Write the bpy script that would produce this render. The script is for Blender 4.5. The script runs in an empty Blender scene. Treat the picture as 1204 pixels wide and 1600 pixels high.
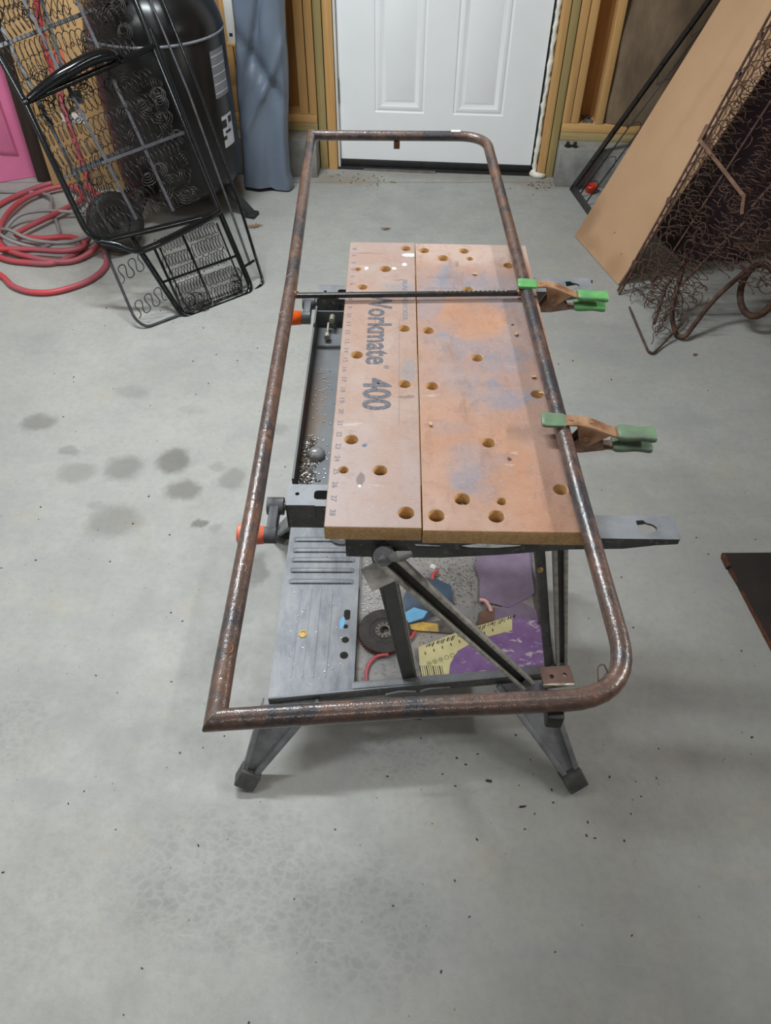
import bpy, bmesh, math, random
from mathutils import Vector, Matrix
random.seed(7)
S = bpy.context.scene
COL = S.collection
PI = math.pi

# ------------------------------------------------------------------ camera
cam_d = bpy.data.cameras.new('camera')
cam_d.sensor_fit = 'VERTICAL'; cam_d.sensor_height = 24.0
cam_d.lens = 24.0 * 1170.45 / 1600.0
cam_d.clip_start = 0.02
cam = bpy.data.objects.new('camera', cam_d); COL.objects.link(cam)
pitch, roll, yaw = math.radians(47.2899), math.radians(0.46082), math.radians(3.94772)
F = Vector((0, math.cos(pitch), -math.sin(pitch))); U = Vector((0, math.sin(pitch), math.cos(pitch))); R = Vector((1, 0, 0))
R2 = math.cos(roll) * R + math.sin(roll) * U; U2 = -math.sin(roll) * R + math.cos(roll) * U
rz = Matrix.Rotation(yaw, 3, 'Z')
R2, U2, F2 = rz @ R2, rz @ U2, rz @ F
m = Matrix((R2, U2, -F2)).transposed().to_4x4(); m.translation = (0, 0, 1.5574)
cam.matrix_world = m
S.camera = cam

# ------------------------------------------------------------------ world, lamps, exposure
w = bpy.data.worlds.new('world'); S.world = w; w.use_nodes = True
w.node_tree.nodes['Background'].inputs[0].default_value = (0.9, 0.95, 1.0, 1)
w.node_tree.nodes['Background'].inputs[1].default_value = 0.25
S.view_settings.view_transform = 'Standard'; S.view_settings.look = 'None'
S.view_settings.gamma = 1.0; S.view_settings.use_curve_mapping = False
S.view_settings.exposure = -0.07


def strip_lamp(name, loc, sx, sy, power, col, aim=None):
    d = bpy.data.lights.new(name, 'AREA'); d.shape = 'RECTANGLE'; d.size = sx; d.size_y = sy
    d.energy = power; d.color = col
    o = bpy.data.objects.new(name, d); COL.objects.link(o); o.location = loc
    if aim:
        o.rotation_euler = (Vector(aim) - Vector(loc)).to_track_quat('-Z', 'X').to_euler()
    return o


strip_lamp('shop_light', (-1.55, 0.70, 2.62), 1.0, 0.10, 29, (0.91, 0.968, 1.0))
strip_lamp('shop_light', (-0.85, 2.10, 2.62), 1.0, 0.10, 74, (0.91, 0.968, 1.0))
wl0 = strip_lamp('wall_light', (1.68, 1.0, 1.75), 0.08, 1.2, 6.6, (0.98, 0.98, 0.97), (0.0, 1.0, 0.85))
wl0.data.spread = math.radians(75)
strip_lamp('shop_light', (0.15, 0.64, 2.62), 1.2, 0.10, 6, (0.97, 0.985, 1.0))
strip_lamp('shop_light', (0.2, -1.5, 2.62), 1.2, 0.10, 15, (0.97, 0.985, 1.0))  # fill lamp added behind the camera to lift the near floor


# ------------------------------------------------------------------ node helpers
class NT:
    def __init__(s, name):
        s.m = bpy.data.materials.new(name); s.m.use_nodes = True
        s.t = s.m.node_tree; s.n = s.t.nodes; s.l = s.t.links
        s.b = s.n['Principled BSDF']

    def new(s, typ, **kw):
        n = s.n.new(typ)
        for k, v in kw.items():
            setattr(n, k, v)
        return n

    def put(s, sock, v):
        if hasattr(v, 'is_linked') or hasattr(v, 'links'):
            s.l.new(v, sock)
        else:
            sock.default_value = v

    def coord(s, which='Object'):
        return s.new('ShaderNodeTexCoord').outputs[which]

    def mapping(s, vec, scale=(1, 1, 1), loc=(0, 0, 0)):
        n = s.new('ShaderNodeMapping'); s.l.new(vec, n.inputs[0])
        n.inputs['Scale'].default_value = scale; n.inputs['Location'].default_value = loc
        return n.outputs[0]

    def noise(s, vec, scale, detail=4, rough=0.55, out='Fac'):
        n = s.new('ShaderNodeTexNoise'); s.l.new(vec, n.inputs['Vector'])
        n.inputs['Scale'].default_value = scale; n.inputs['Detail'].default_value = detail
        n.inputs['Roughness'].default_value = rough
        return n.outputs[0 if out == 'Fac' else 1]

    def ramp(s, fac, stops):
        n = s.new('ShaderNodeValToRGB'); s.l.new(fac, n.inputs[0])
        e = n.color_ramp.elements
        while len(e) < len(stops):
            e.new(0.5)
        for i, (p, c) in enumerate(stops):
            e[i].position = p
            e[i].color = (c, c, c, 1) if not hasattr(c, '__len__') else (c[0], c[1], c[2], 1)
        return n.outputs[0]

    def mix(s, fac, a, b, mode='MIX'):
        n = s.new('ShaderNodeMix', data_type='RGBA', blend_type=mode)
        s.put(n.inputs[0], fac)
        for i, v in ((6, a), (7, b)):
            if isinstance(v, tuple) and len(v) == 3:
                v = (*v, 1)
            s.put(n.inputs[i], v)
        return n.outputs[2]

    def math(s, op, a, b=0.0, clamp=False):
        n = s.new('ShaderNodeMath', operation=op, use_clamp=clamp)
        s.put(n.inputs[0], a); s.put(n.inputs[1], b)
        return n.outputs[0]

    def vmath(s, op, a, b=None):
        n = s.new('ShaderNodeVectorMath', operation=op)
        s.put(n.inputs[0], a)
        if b is not None:
            s.put(n.inputs[1], b)
        return n.outputs['Value'] if op in ('LENGTH', 'DOT_PRODUCT', 'DISTANCE') else n.outputs[0]

    def warp(s, vec, scale, amt):
        c = s.noise(vec, scale, 3, 0.6, 'Color')
        c = s.vmath('SUBTRACT', c, (0.5, 0.5, 0.5))
        n = s.new('ShaderNodeVectorMath', operation='SCALE'); s.l.new(c, n.inputs[0]); n.inputs['Scale'].default_value = amt
        return s.vmath('ADD', vec, n.outputs[0])

    def ellipses(s, vec, items, soft=0.35):
        acc = None
        for it in items:
            cx, cy, rx, ry = it[:4]; wt = it[4] if len(it) > 4 else 1.0
            v = s.vmath('SUBTRACT', vec, (cx, cy, 0)); v = s.vmath('MULTIPLY', v, (1 / rx, 1 / ry, 0))
            d = s.vmath('LENGTH', v)
            r = s.new('ShaderNodeMapRange', interpolation_type='SMOOTHSTEP'); s.l.new(d, r.inputs[0])
            r.inputs[1].default_value = 1 - soft; r.inputs[2].default_value = 1 + soft
            r.inputs[3].default_value = wt; r.inputs[4].default_value = 0
            acc = r.outputs[0] if acc is None else s.math('MAXIMUM', acc, r.outputs[0])
        return acc

    def bump(s, h, strength=0.3, dist=0.002):
        n = s.new('ShaderNodeBump'); s.l.new(h, n.inputs['Height'])
        n.inputs['Strength'].default_value = strength; n.inputs['Distance'].default_value = dist
        s.l.new(n.outputs[0], s.b.inputs['Normal'])

    def out(s, col, rough=0.6, metal=0.0):
        s.put(s.b.inputs['Base Color'], (*col, 1) if isinstance(col, tuple) and len(col) == 3 else col)
        s.put(s.b.inputs['Roughness'], rough); s.put(s.b.inputs['Metallic'], metal)
        return s.m


def lin(r, g, b):
    f = lambda c: (c / 255 / 12.92) if c / 255 <= 0.04045 else ((c / 255 + 0.055) / 1.055) ** 2.4
    return (f(r), f(g), f(b))


def simple(name, c1, c2=None, rough=0.6, metal=0.0, scale=20, bump=0.0, lo=0.35, hi=0.65, stretch=(1, 1, 1), spec=None):
    t = NT(name)
    c2 = c2 or tuple(x * 0.75 for x in c1)
    v = t.mapping(t.coord(), stretch)
    n = t.noise(v, scale, 6, 0.6)
    if bump:
        t.bump(n, bump)
    if spec is not None:
        t.b.inputs['Specular IOR Level'].default_value = spec
    return t.out(t.ramp(n, [(lo, c1), (hi, c2)]), rough, metal)


def wood(name, c1, c2, axis=2, knots=True):
    t = NT(name)
    st = [18, 18, 18]; st[axis] = 0.7
    v = t.warp(t.coord(), 3, 0.02)
    n = t.noise(t.mapping(v, tuple(st)), 4, 5, 0.6)
    n2 = t.noise(t.coord(), 2.5, 2, 0.5)
    col = t.ramp(n, [(0.3, c1), (0.7, c2)])
    col = t.mix(t.ramp(n2, [(0.4, 0.0), (0.7, 0.5)]), col, tuple(x * 0.7 for x in c1))
    if knots:
        vo = t.new('ShaderNodeTexVoronoi'); t.l.new(t.mapping(t.coord(), (9, 9, 3.5)), vo.inputs['Vector']); vo.inputs['Scale'].default_value = 1
        col = t.mix(t.ramp(vo.outputs['Distance'], [(0.06, 0.8), (0.11, 0.0)]), col, lin(105, 62, 30))
    t.bump(n, 0.15)
    return t.out(col, 0.7)


# ------------------------------------------------------------------ materials
M = {}
# concrete floor with damp spots, tyre tread marks and a joint by the door
t = NT('concrete_floor'); vec = t.coord('Object')
big = t.noise(vec, 1.3, 5, 0.6); mid = t.noise(vec, 9, 6, 0.65); fine = t.noise(vec, 160, 3, 0.6)
col = t.ramp(big, [(0.3, lin(152, 152, 148)), (0.5, lin(160, 160, 155)), (0.7, lin(166, 165, 159))])
col = t.mix(t.ramp(mid, [(0.35, 0.0), (0.72, 0.5)]), col, lin(138, 138, 135))
col = t.mix(t.ramp(t.noise(vec, 55, 5, 0.7), [(0.45, 0.0), (0.7, 0.28)]), col, lin(128, 127, 122))
col = t.mix(t.ramp(t.noise(t.mapping(vec, (1, 1.6, 1), (8, 3, 0)), 3.2, 5, 0.65), [(0.52, 0.0), (0.68, 0.4)]), col, lin(136, 139, 141))
col = t.mix(t.ramp(t.noise(t.mapping(vec, (1, 1, 1), (4, 2, 0)), 5, 5, 0.7), [(0.58, 0.0), (0.72, 0.35)]), col, lin(168, 158, 138))
wv = t.warp(t.warp(vec, 14, 0.055), 60, 0.02)
spots = t.ellipses(wv, [(-1.223, 1.732, .054, .042, .75), (-.749, 1.593, .048, .052, 1.0), (-.686, 1.471, .05, .042, .9), (-.892, 1.548, .05, .054, .7),
                        (-1.023, 1.521, .055, .04, .5), (-1.079, 1.609, .03, .02, .5), (-.851, 1.338, .075, .06, .62), (-.611, 1.349, .023, .017, 1.0),
                        (-.556, 1.531, .038, .044, .6), (-.614, 1.581, .023, .02, .35), (-.424, 1.201, .03, .057, .75), (-.978, 1.908, .053, .028, .3),
                        (-.46, 1.757, .028, .028, .35), (-.558, 1.337, .02, .017, .4), (-.912, 1.394, .025, .021, .4), (-.755, 1.833, .05, .02, .2)], 0.36)
col = t.mix(t.math('MULTIPLY', spots, 0.74), col, lin(96, 94, 88))
soft = t.ellipses(t.warp(vec, 6, 0.12), [(-.883, 1.992, .16, .11, .35), (-.07, .385, .13, .12, .55), (-.303, .447, .2, .13, .16), (.1, 2.2, .3, .2, .15), (.75, 2.25, .25, .12, .25), (-.85, .75, .1, .1, .25)], 0.8)
col = t.mix(t.math('MULTIPLY', soft, 0.55), col, lin(105, 106, 106))
vo = t.new('ShaderNodeTexVoronoi', feature='DISTANCE_TO_EDGE'); t.l.new(t.mapping(t.warp(vec, 70, 0.02), (1.0, 1.4, 1)), vo.inputs['Vector']); vo.inputs['Scale'].default_value = 44
cells = t.ramp(vo.outputs['Distance'], [(0.04, 0.0), (0.22, 1.0)])
tread = t.ellipses(t.warp(vec, 5, 0.1), [(-.303, .447, .23, .14, .8), (-.071, .385, .15, .12, .8), (-.868, .727, .071, .101, .6), (-.654, .363, .1, .1, .35), (-.02, .718, .112, .06, .6), (-.78, 2.307, .18, .16, .35), (-.5, 2.1, .2, .16, .4)], 0.45)
col = t.mix(t.math('MULTIPLY', t.math('MULTIPLY', cells, tread), t.ramp(mid, [(0.3, 0.10), (0.65, 0.36)])), col, lin(92, 94, 95))
# door-side dirt and the slab joint
sx = t.new('ShaderNodeSeparateXYZ'); t.l.new(vec, sx.inputs[0])
jl = t.math('SUBTRACT', t.math('SUBTRACT', sx.outputs[1], t.math('MULTIPLY', sx.outputs[0], 0.088)), 3.588)
jl = t.math('ABSOLUTE', t.math('ADD', jl, t.math('MULTIPLY', t.math('SUBTRACT', mid, 0.5), 0.015)))
jm = t.new('ShaderNodeMapRange'); t.l.new(jl, jm.inputs[0]); jm.inputs[1].default_value = 0.002; jm.inputs[2].default_value = 0.007; jm.inputs[3].default_value = 0.55; jm.inputs[4].default_value = 0
col = t.mix(jm.outputs[0], col, lin(90, 86, 78))
dirt = t.ellipses(t.warp(vec, 20, 0.12), [(-.45, 3.58, .17, .07, .8), (.47, 3.62, .12, .06, .7), (.0, 3.66, .5, .04, .5), (-.75, 3.2, .1, .05, .2)], 0.6)
col = t.mix(t.math('MULTIPLY', dirt, 0.6), col, lin(128, 112, 90))
sp = t.new('ShaderNodeTexVoronoi'); t.l.new(vec, sp.inputs['Vector']); sp.inputs['Scale'].default_value = 24
col = t.mix(t.ramp(sp.outputs['Distance'], [(0.035, 0.6), (0.06, 0.0)]), col, lin(80, 76, 70))
scr = t.noise(t.mapping(vec, (2, 30, 1)), 3, 4, 0.6)
col = t.mix(t.ramp(scr, [(0.66, 0.0), (0.74, 0.22)]), col, lin(185, 182, 174))
t.bump(t.math('ADD', t.math('MULTIPLY', fine, 0.5), mid), 0.35, 0.003)
M['floor'] = t.out(col, t.ramp(mid, [(0.3, 0.5), (0.7, 0.75)]), 0)

M['concrete'] = simple('stem_concrete', lin(150, 148, 143), lin(120, 119, 116), 0.85, 0, 14, 0.3)
M['stud'] = wood('pine_stud', lin(222, 178, 118), lin(200, 150, 88))
M['plate'] = wood('pine_plate', lin(222, 178, 118), lin(200, 150, 88), 0)
M['treated'] = wood('treated_wood', lin(180, 160, 108), lin(158, 138, 86))
M['treated_h'] = wood('treated_wood_sill', lin(186, 168, 118), lin(150, 126, 76), 0)
M['osb'] = wood('sheathing', lin(190, 138, 74), lin(160, 108, 52))
M['kraft'] = simple('kraft_facing', lin(132, 112, 90), lin(108, 90, 70), 0.8, 0, 6, 0.5, stretch=(3, 3, 1))
M['printink'] = simple('faded_red_ink', lin(110, 70, 55), None, 0.8)
M['drywall'] = simple('unfinished_wall', lin(180, 175, 166), lin(168, 162, 152), 0.9, 0, 3)
M['door'] = simple('white_door_paint', lin(243, 245, 246), lin(238, 240, 241), 0.45, 0, 3, spec=0.4)
M['white'] = simple('white_paint', lin(228, 226, 220), lin(215, 213, 206), 0.6, 0, 8)
M['foam'] = simple('spray_foam', lin(240, 238, 228), lin(220, 214, 196), 0.8, 0, 40, 0.6)
M['shoe'] = simple('dusty_rubber', lin(58, 58, 58), lin(84, 83, 80), 0.6, 0, 40, 0.2)
M['worn_edge'] = simple('worn_grey_edge', lin(186, 183, 175), lin(140, 138, 132), 0.5, 0.1, 60)
M['rubber'] = simple('black_rubber', (0.012, 0.012, 0.013), (0.022, 0.021, 0.02), 0.55, 0, 40, 0.2)
M['steel_grey'] = simple('dull_grey_steel', lin(132, 131, 128), lin(104, 103, 100), 0.45, 0.3, 25)
M['galv'] = simple('bright_bolt_steel', lin(176, 172, 160), lin(130, 124, 108), 0.35, 0.5, 60)
# dusty black painted steel of the bench
t = NT('dusty_black_steel'); v = t.coord()
n = t.noise(v, 14, 6, 0.65); n2 = t.noise(v, 120, 3, 0.6)
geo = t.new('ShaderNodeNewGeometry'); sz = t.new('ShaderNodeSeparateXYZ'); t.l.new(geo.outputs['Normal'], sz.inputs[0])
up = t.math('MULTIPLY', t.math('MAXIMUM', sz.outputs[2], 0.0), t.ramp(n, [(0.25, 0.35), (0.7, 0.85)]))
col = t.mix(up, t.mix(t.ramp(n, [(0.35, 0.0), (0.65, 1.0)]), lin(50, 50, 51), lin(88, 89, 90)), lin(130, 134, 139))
col = t.mix(t.ramp(n2, [(0.56, 0.0), (0.72, 0.55)]), col, lin(140, 137, 130))
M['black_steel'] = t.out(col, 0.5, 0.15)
M['leg_steel'] = simple('dusty_grey_leg', lin(100, 102, 105), lin(132, 134, 137), 0.5, 0.1, 26, 0.1)
t = NT('worn_grey_step'); v = t.coord()
n = t.noise(t.mapping(v, (3, 1, 1)), 10, 6, 0.7); n2 = t.noise(v, 70, 4, 0.65)
col = t.ramp(n, [(0.28, lin(84, 88, 94)), (0.5, lin(114, 117, 122)), (0.72, lin(134, 135, 136))])
col = t.mix(t.ramp(n2, [(0.6, 0.0), (0.72, 0.6)]), col, lin(150, 138, 122))
t.bump(n2, 0.1)
M['step'] = t.out(col, 0.5, 0.2)
t = NT('tray_steel'); v = t.coord()
n = t.noise(v, 9, 6, 0.7); n2 = t.noise(v, 90, 4, 0.65)
col = t.ramp(n, [(0.3, lin(104, 106, 110)), (0.52, lin(132, 129, 126)), (0.7, lin(156, 148, 138))])
col = t.mix(t.ramp(n2, [(0.55, 0.0), (0.7, 0.6)]), col, lin(70, 62, 55))
M['tray'] = t.out(col, 0.55, 0.1)
t = NT('shelf_steel'); v = t.coord()
n = t.noise(v, 9, 6, 0.7)
col = t.mix(t.ellipses(t.warp(v, 30, 0.03), [(-.212, .27, .012, .14, 1), (-.2, .3, .008, .09, .5)], 0.5), t.ramp(n, [(0.3, lin(74, 78, 82)), (0.7, lin(98, 101, 104))]), lin(96, 80, 66))
M['shelf'] = t.out(col, 0.5, 0.15)


# the jaw boards: pink-tan laminate on top, fibreboard on the cut faces
def board_mat(name, wide):
    t = NT(name); v = t.coord()
    n = t.noise(v, 14, 6, 0.65); fine = t.noise(t.mapping(v, (1, 3, 1)), 170, 4, 0.6); n3 = t.noise(v, 45, 5, 0.7)
    if wide:
        col = t.ramp(n, [(0.3, lin(163, 134, 118)), (0.6, lin(153, 118, 99))])
        wv = t.warp(t.warp(v, 8, 0.10), 30, 0.045)
        orange = t.ellipses(wv, [(.05, .475, .055, .055, 1), (.05, .2, .12, .1, .7), (.12, .09, .07, .12, .8), (.1, .33, .06, .07, .6), (-.02, .22, .04, .1, .5), (.02, .09, .09, .05, .35), (.08, .56, .05, .05, .35)], 0.5)
        orange = t.math('MULTIPLY', orange, t.ramp(n3, [(0.3, 0.35), (0.65, 0.85)]))
        col = t.mix(orange, col, lin(165, 116, 81))
        blue = t.ellipses(wv, [(.014, .615, .022, .05, 1), (.06, .59, .1, .045, .8), (.095, .53, .06, .12, .65), (-.025, .54, .03, .09, .6), (.02, .41, .03, .06, .75), (.05, .4, .08, .03, .6), (.09, .27, .05, .03, .85), (.07, .31, .012, .06, .8), (.1, .36, .05, .04, .75), (.03, .29, .02, .05, .6), (.02, .085, .03, .03, .8), (.03, .12, .035, .05, .5), (.14, .25, .05, .2, .3), (.0, .2, .03, .02, .35), (.06, .34, .09, .12, .45)], 0.55)
        disc = t.ellipses(t.warp(v, 12, 0.01), [(.048, .475, .058, .062, 1)], 0.12)
        blue = t.math('MULTIPLY', blue, t.math('SUBTRACT', 1.0, t.math('MULTIPLY', disc, t.ramp(n, [(0.4, 0.95), (0.6, 0.55)]))))
        col = t.mix(t.math('MULTIPLY', blue, t.ramp(n3, [(0.28, 0.3), (0.62, 1.0)])), col, lin(107, 118, 134))
        far = t.ellipses(t.warp(v, 10, 0.05), [(.05, .72, .2, .06, 1)], 0.5)
        col = t.mix(t.math('MULTIPLY', far, 0.6), col, lin(172, 155, 146))
        st = t.noise(t.warp(t.mapping(v, (26, 9, 1), (1, 5, 0)), 2.0, 0.8), 1.0, 5, 0.7)
        col = t.mix(t.ramp(st, [(0.53, 0.0), (0.68, 0.6)]), col, lin(132, 95, 74))
        mk = t.ellipses(t.warp(v, 60, 0.01), [(.078, .13, .003, .004, 1), (.115, .46, .003, .003, 1)], 0.2)
        col = t.mix(mk, col, lin(53, 44, 44))
    else:
        col = t.ramp(n, [(0.3, lin(155, 136, 127)), (0.6, lin(147, 120, 106))])
        near = t.ellipses(t.warp(v, 10, 0.08), [(-.12, .08, .12, .1, .9), (-.1, .72, .12, .12, .5)], 0.7)
        col = t.mix(t.math('MULTIPLY', near, 0.7), col, lin(147, 131, 127))
        og = t.ellipses(t.warp(v, 16, 0.06), [(-.09, .12, .02, .08, .5), (-.09, .3, .03, .04, .6), (-.13, .45, .02, .1, .35), (-.1, .05, .04, .015, .4), (-.12, .68, .04, .02, .4)], 0.7)
        col = t.mix(t.math('MULTIPLY', og, 0.6), col, lin(152, 109, 80))
        bl = t.ellipses(t.warp(v, 20, 0.03), [(-.062, .33, .014, .03, .8), (-.075, .575, .03, .02, .7), (-.06, .2, .01, .01, .2)], 0.4)
        col = t.mix(t.math('MULTIPLY', bl, 0.7), col, lin(114, 121, 125))
        bs = t.ellipses(t.warp(v, 60, 0.012), [(-.124, .155, .004, .003, 1)], 0.2)
        col = t.mix(bs, col, lin(57, 75, 104))
        mk = t.ellipses(t.warp(v, 60, 0.012), [(-.127, .088, .006, .013, 1), (-.065, .265, .012, .004, .7), (-.08, .6, .012, .002, .6), (-.13, .695, .03, .002, .5)], 0.2)
        col = t.mix(t.math('MULTIPLY', mk, 0.75), col, lin(80, 61, 55))
        wh = t.ellipses(t.warp(v, 40, 0.006), [(-.057, .69, .014, .007, 1), (-.085, .641, .004, .005, 1), (-.066, .655, .005, .006, 1), (-.136, .64, .004, .005, 1), (-.128, .075, .002, .003, 1)], 0.15)
        col = t.mix(wh, col, lin(192, 190, 188))
    col = t.mix(t.ramp(n3, [(0.52, 0.0), (0.70, 0.45)]), col, lin(125, 99, 86))
    col = t.mix(t.ramp(fine, [(0.55, 0.0), (0.75, 0.45)]), col, lin(178, 162, 154))
    scn = t.noise(t.warp(t.mapping(v, (14, 60, 1)), 2, 0.8), 1.2, 3, 0.5)
    col = t.mix(t.ramp(scn, [(0.70, 0.0), (0.74, 0.5)]), col, lin(179, 162, 150))
    scn = t.noise(t.warp(t.mapping(v, (50, 14, 1), (7, 2, 0)), 2, 0.8), 1.2, 3, 0.5)
    col = t.mix(t.ramp(scn, [(0.70, 0.0), (0.75, 0.5)]), col, lin(101, 73, 60))
    g = t.new('ShaderNodeNewGeometry'); sz = t.new('ShaderNodeSeparateXYZ'); t.l.new(g.outputs['Normal'], sz.inputs[0])
    mdf = t.ramp(t.noise(v, 220, 4, 0.7), [(0.35, lin(206, 168, 116)), (0.65, lin(178, 138, 90))])
    col = t.mix(t.math('GREATER_THAN', sz.outputs[2], 0.6), mdf, col)
    t.bump(fine, 0.08)
    return t.out(col, 0.45, 0)


M['board_wide'] = board_mat('worn_wide_board', True)
M['board_narrow'] = board_mat('worn_narrow_board', False)
M['ink'] = simple('grey_blue_ink', lin(66, 68, 78), lin(108, 100, 102), 0.6, 0, 260, lo=0.45, hi=0.62)
M['ink_pale'] = simple('pale_blue_ink', lin(98, 104, 124), lin(130, 118, 120), 0.6, 0, 260, lo=0.4, hi=0.6)
M['orange'] = simple('orange_plastic', lin(240, 100, 20), lin(225, 88, 18), 0.4, 0, 30)
M['orange_faded'] = simple('faded_orange_plastic', lin(232, 122, 92), lin(220, 108, 78), 0.45, 0, 30)
# rusty lacquered tube with old dark paint
t = NT('rusty_tube'); v = t.coord()
n = t.noise(v, 24, 6, 0.7); n2 = t.noise(v, 130, 4, 0.7); n3 = t.noise(t.warp(t.mapping(v, (1, .6, 1), (5, 1, 2)), 20, .03), 12, 6, 0.72); n4 = t.noise(v, 60, 4, 0.7)
col = t.ramp(n, [(0.3, lin(56, 42, 38)), (0.5, lin(78, 57, 48)), (0.68, lin(104, 70, 50))])
col = t.mix(t.ramp(n2, [(0.52, 0.0), (0.72, 0.55)]), col, lin(112, 94, 86))
col = t.mix(t.ramp(n3, [(0.51, 0.0), (0.57, 0.92)]), col, lin(34, 36, 43))
t.b.inputs['Coat Weight'].default_value = 0.65; t.b.inputs['Coat Roughness'].default_value = 0.10
t.bump(t.math('ADD', t.math('ADD', n4, t.math('MULTIPLY', n, 1.2)), t.math('MULTIPLY', n2, 0.5)), 0.6, 0.0025)
cb = t.new('ShaderNodeBump'); t.l.new(t.math('ADD', n4, n2), cb.inputs['Height']); cb.inputs['Strength'].default_value = 0.42; cb.inputs['Distance'].default_value = 0.0015
t.l.new(cb.outputs[0], t.b.inputs['Coat Normal'])
M['rust'] = t.out(col, 0.45, 0.0)
M['weld'] = simple('orange_rust_weld', lin(118, 76, 48), lin(74, 50, 38), 0.35, 0.1, 70, 0.5)
M['bar_black'] = simple('black_bar', lin(40, 41, 44), lin(62, 60, 58), 0.35, 0.4, 60, 0.2)
M['clamp_rust'] = simple('worn_bronze_metal', lin(196, 160, 128), lin(138, 98, 72), 0.28, 0.45, 30, 0.15)
M['clamp_grey'] = simple('rusty_grey_metal', lin(140, 116, 102), lin(96, 74, 62), 0.42, 0.35, 40, 0.15)
M['green'] = simple('worn_green_vinyl', lin(94, 156, 86), lin(80, 130, 86), 0.35, 0, 30, 0.2)
M['green_dull'] = simple('dusty_green_vinyl', lin(100, 128, 96), lin(86, 98, 86), 0.4, 0, 26, 0.2)
M['cot_black'] = simple('glossy_black_enamel', (0.004, 0.005, 0.006), (0.006, 0.007, 0.008), 0.13, 0.0, 30)
M['cot_strip'] = simple('grey_black_strip', lin(70, 70, 74), lin(50, 50, 54), 0.45, 0.3, 40)
M['spring'] = simple('dark_spring_wire', lin(40, 39, 40), lin(66, 62, 58), 0.4, 0.4, 60)
M['rust_dark'] = simple('dark_rust', lin(96, 68, 54), lin(60, 42, 36), 0.75, 0.1, 40, 0.3)
M['rust_strip'] = simple('brown_strip', lin(128, 94, 74), lin(98, 70, 54), 0.7, 0.1, 40, 0.2)
M['rust_plate'] = simple('rusty_plate', lin(52, 42, 38), lin(38, 34, 32), 0.6, 0.2, 14, 0.3)
M['rust_edge'] = simple('rusty_edge', lin(110, 64, 38), lin(70, 40, 28), 0.75, 0.1, 50, 0.3)
t = NT('hardboard'); v = t.coord()
n = t.noise(v, 3, 6, 0.6)
col = t.ramp(n, [(0.3, lin(186, 150, 116)), (0.7, lin(174, 138, 104))])
st_ = t.ellipses(t.warp(v, 10, 0.08), [(0.02, 0.08, 0.05, 0.09, 1), (0.1, 0.03, 0.1, 0.03, .6), (0.33, 0.04, 0.05, 0.04, .6), (.2, .7, .02, .2, .25)], 0.7)
col = t.mix(t.math('MULTIPLY', st_, 0.45), col, lin(120, 84, 58))
sp_ = t.new('ShaderNodeTexVoronoi'); t.l.new(v, sp_.inputs['Vector']); sp_.inputs['Scale'].default_value = 9
col = t.mix(t.ramp(sp_.outputs['Distance'], [(0.03, 0.7), (0.05, 0.0)]), col, lin(96, 74, 60))
M['hardboard'] = t.out(col, 0.75)
M['tank'] = simple('black_tank_paint', (0.006, 0.006, 0.0065), (0.011, 0.0105, 0.01), 0.28, 0.0, 5, spec=0.42)
M['label'] = simple('white_label', lin(205, 208, 214), lin(188, 190, 196), 0.5, 0, 20)
M['labelgrey'] = simple('grey_label', lin(132, 134, 140), lin(112, 114, 120), 0.5, 0, 20)
M['ink_black'] = simple('black_print', lin(34, 34, 36), None, 0.6)
M['tarp'] = simple('grey_vinyl_cover', lin(112, 124, 140), lin(98, 108, 122), 0.42, 0, 4)
M['card'] = simple('cardboard', lin(196, 160, 112), lin(182, 146, 98), 0.85, 0, 6, 0.1)
M['pink'] = simple('pink_foam', lin(232, 130, 170), lin(222, 118, 158), 0.8, 0, 5)
M['pinkpale'] = simple('pale_pink', lin(224, 170, 166), None, 0.7)
M['hose'] = simple('red_hose', lin(186, 62, 66), lin(152, 84, 92), 0.5, 0, 5)
M['cord'] = simple('grey_cord', lin(150, 144, 144), lin(128, 122, 124), 0.55, 0, 8)
M['darkboard'] = simple('dark_board', lin(58, 44, 36), lin(40, 30, 26), 0.8, 0, 6, stretch=(6, 1, 1))
M['purplegrey'] = simple('dusty_purple_board', lin(92, 76, 92), lin(56, 44, 50), 0.85, 0, 7)
M['purple'] = simple('purple_card', lin(122, 78, 150), lin(98, 66, 122), 0.5, 0, 12)
t = NT('scuffed_purple_card'); v = t.coord()
n = t.noise(v, 22, 5, 0.6); scn = t.noise(t.warp(t.mapping(v, (18, 40, 1)), 2, 0.9), 1.6, 4, 0.6)
col = t.ramp(n, [(0.3, lin(116, 82, 138)), (0.7, lin(136, 108, 150))])
col = t.mix(t.ramp(scn, [(0.58, 0.0), (0.64, 0.8)]), col, lin(200, 188, 194))
M['purple'] = t.out(col, 0.5)
M['dustpurple'] = simple('dusty_purple_card', lin(124, 108, 130), lin(104, 90, 108), 0.75, 0, 16)
M['cream'] = simple('cream_print', lin(206, 198, 150), lin(188, 178, 130), 0.7, 0, 18)
M['bluescrap'] = simple('dark_blue_plastic', lin(62, 82, 104), lin(44, 50, 58), 0.4, 0, 14)
M['bluetape'] = simple('pale_blue_tape', lin(110, 170, 206), lin(90, 150, 190), 0.6)
M['brown'] = simple('brown_stain_wood', lin(112, 84, 70), lin(84, 60, 50), 0.7, 0, 12)
M['disc'] = simple('dark_abrasive', lin(46, 42, 40), lin(58, 54, 52), 0.85, 0, 60, 0.3)
M['flap'] = simple('red_flap_edge', lin(132, 62, 44), lin(96, 44, 34), 0.8, 0, 120)
M['hub'] = simple('dusty_hub', lin(120, 114, 106), lin(84, 80, 76), 0.5, 0.5, 50)
M['yellow'] = simple('yellow_plastic', lin(210, 168, 56), lin(150, 130, 90), 0.5, 0, 60)
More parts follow.
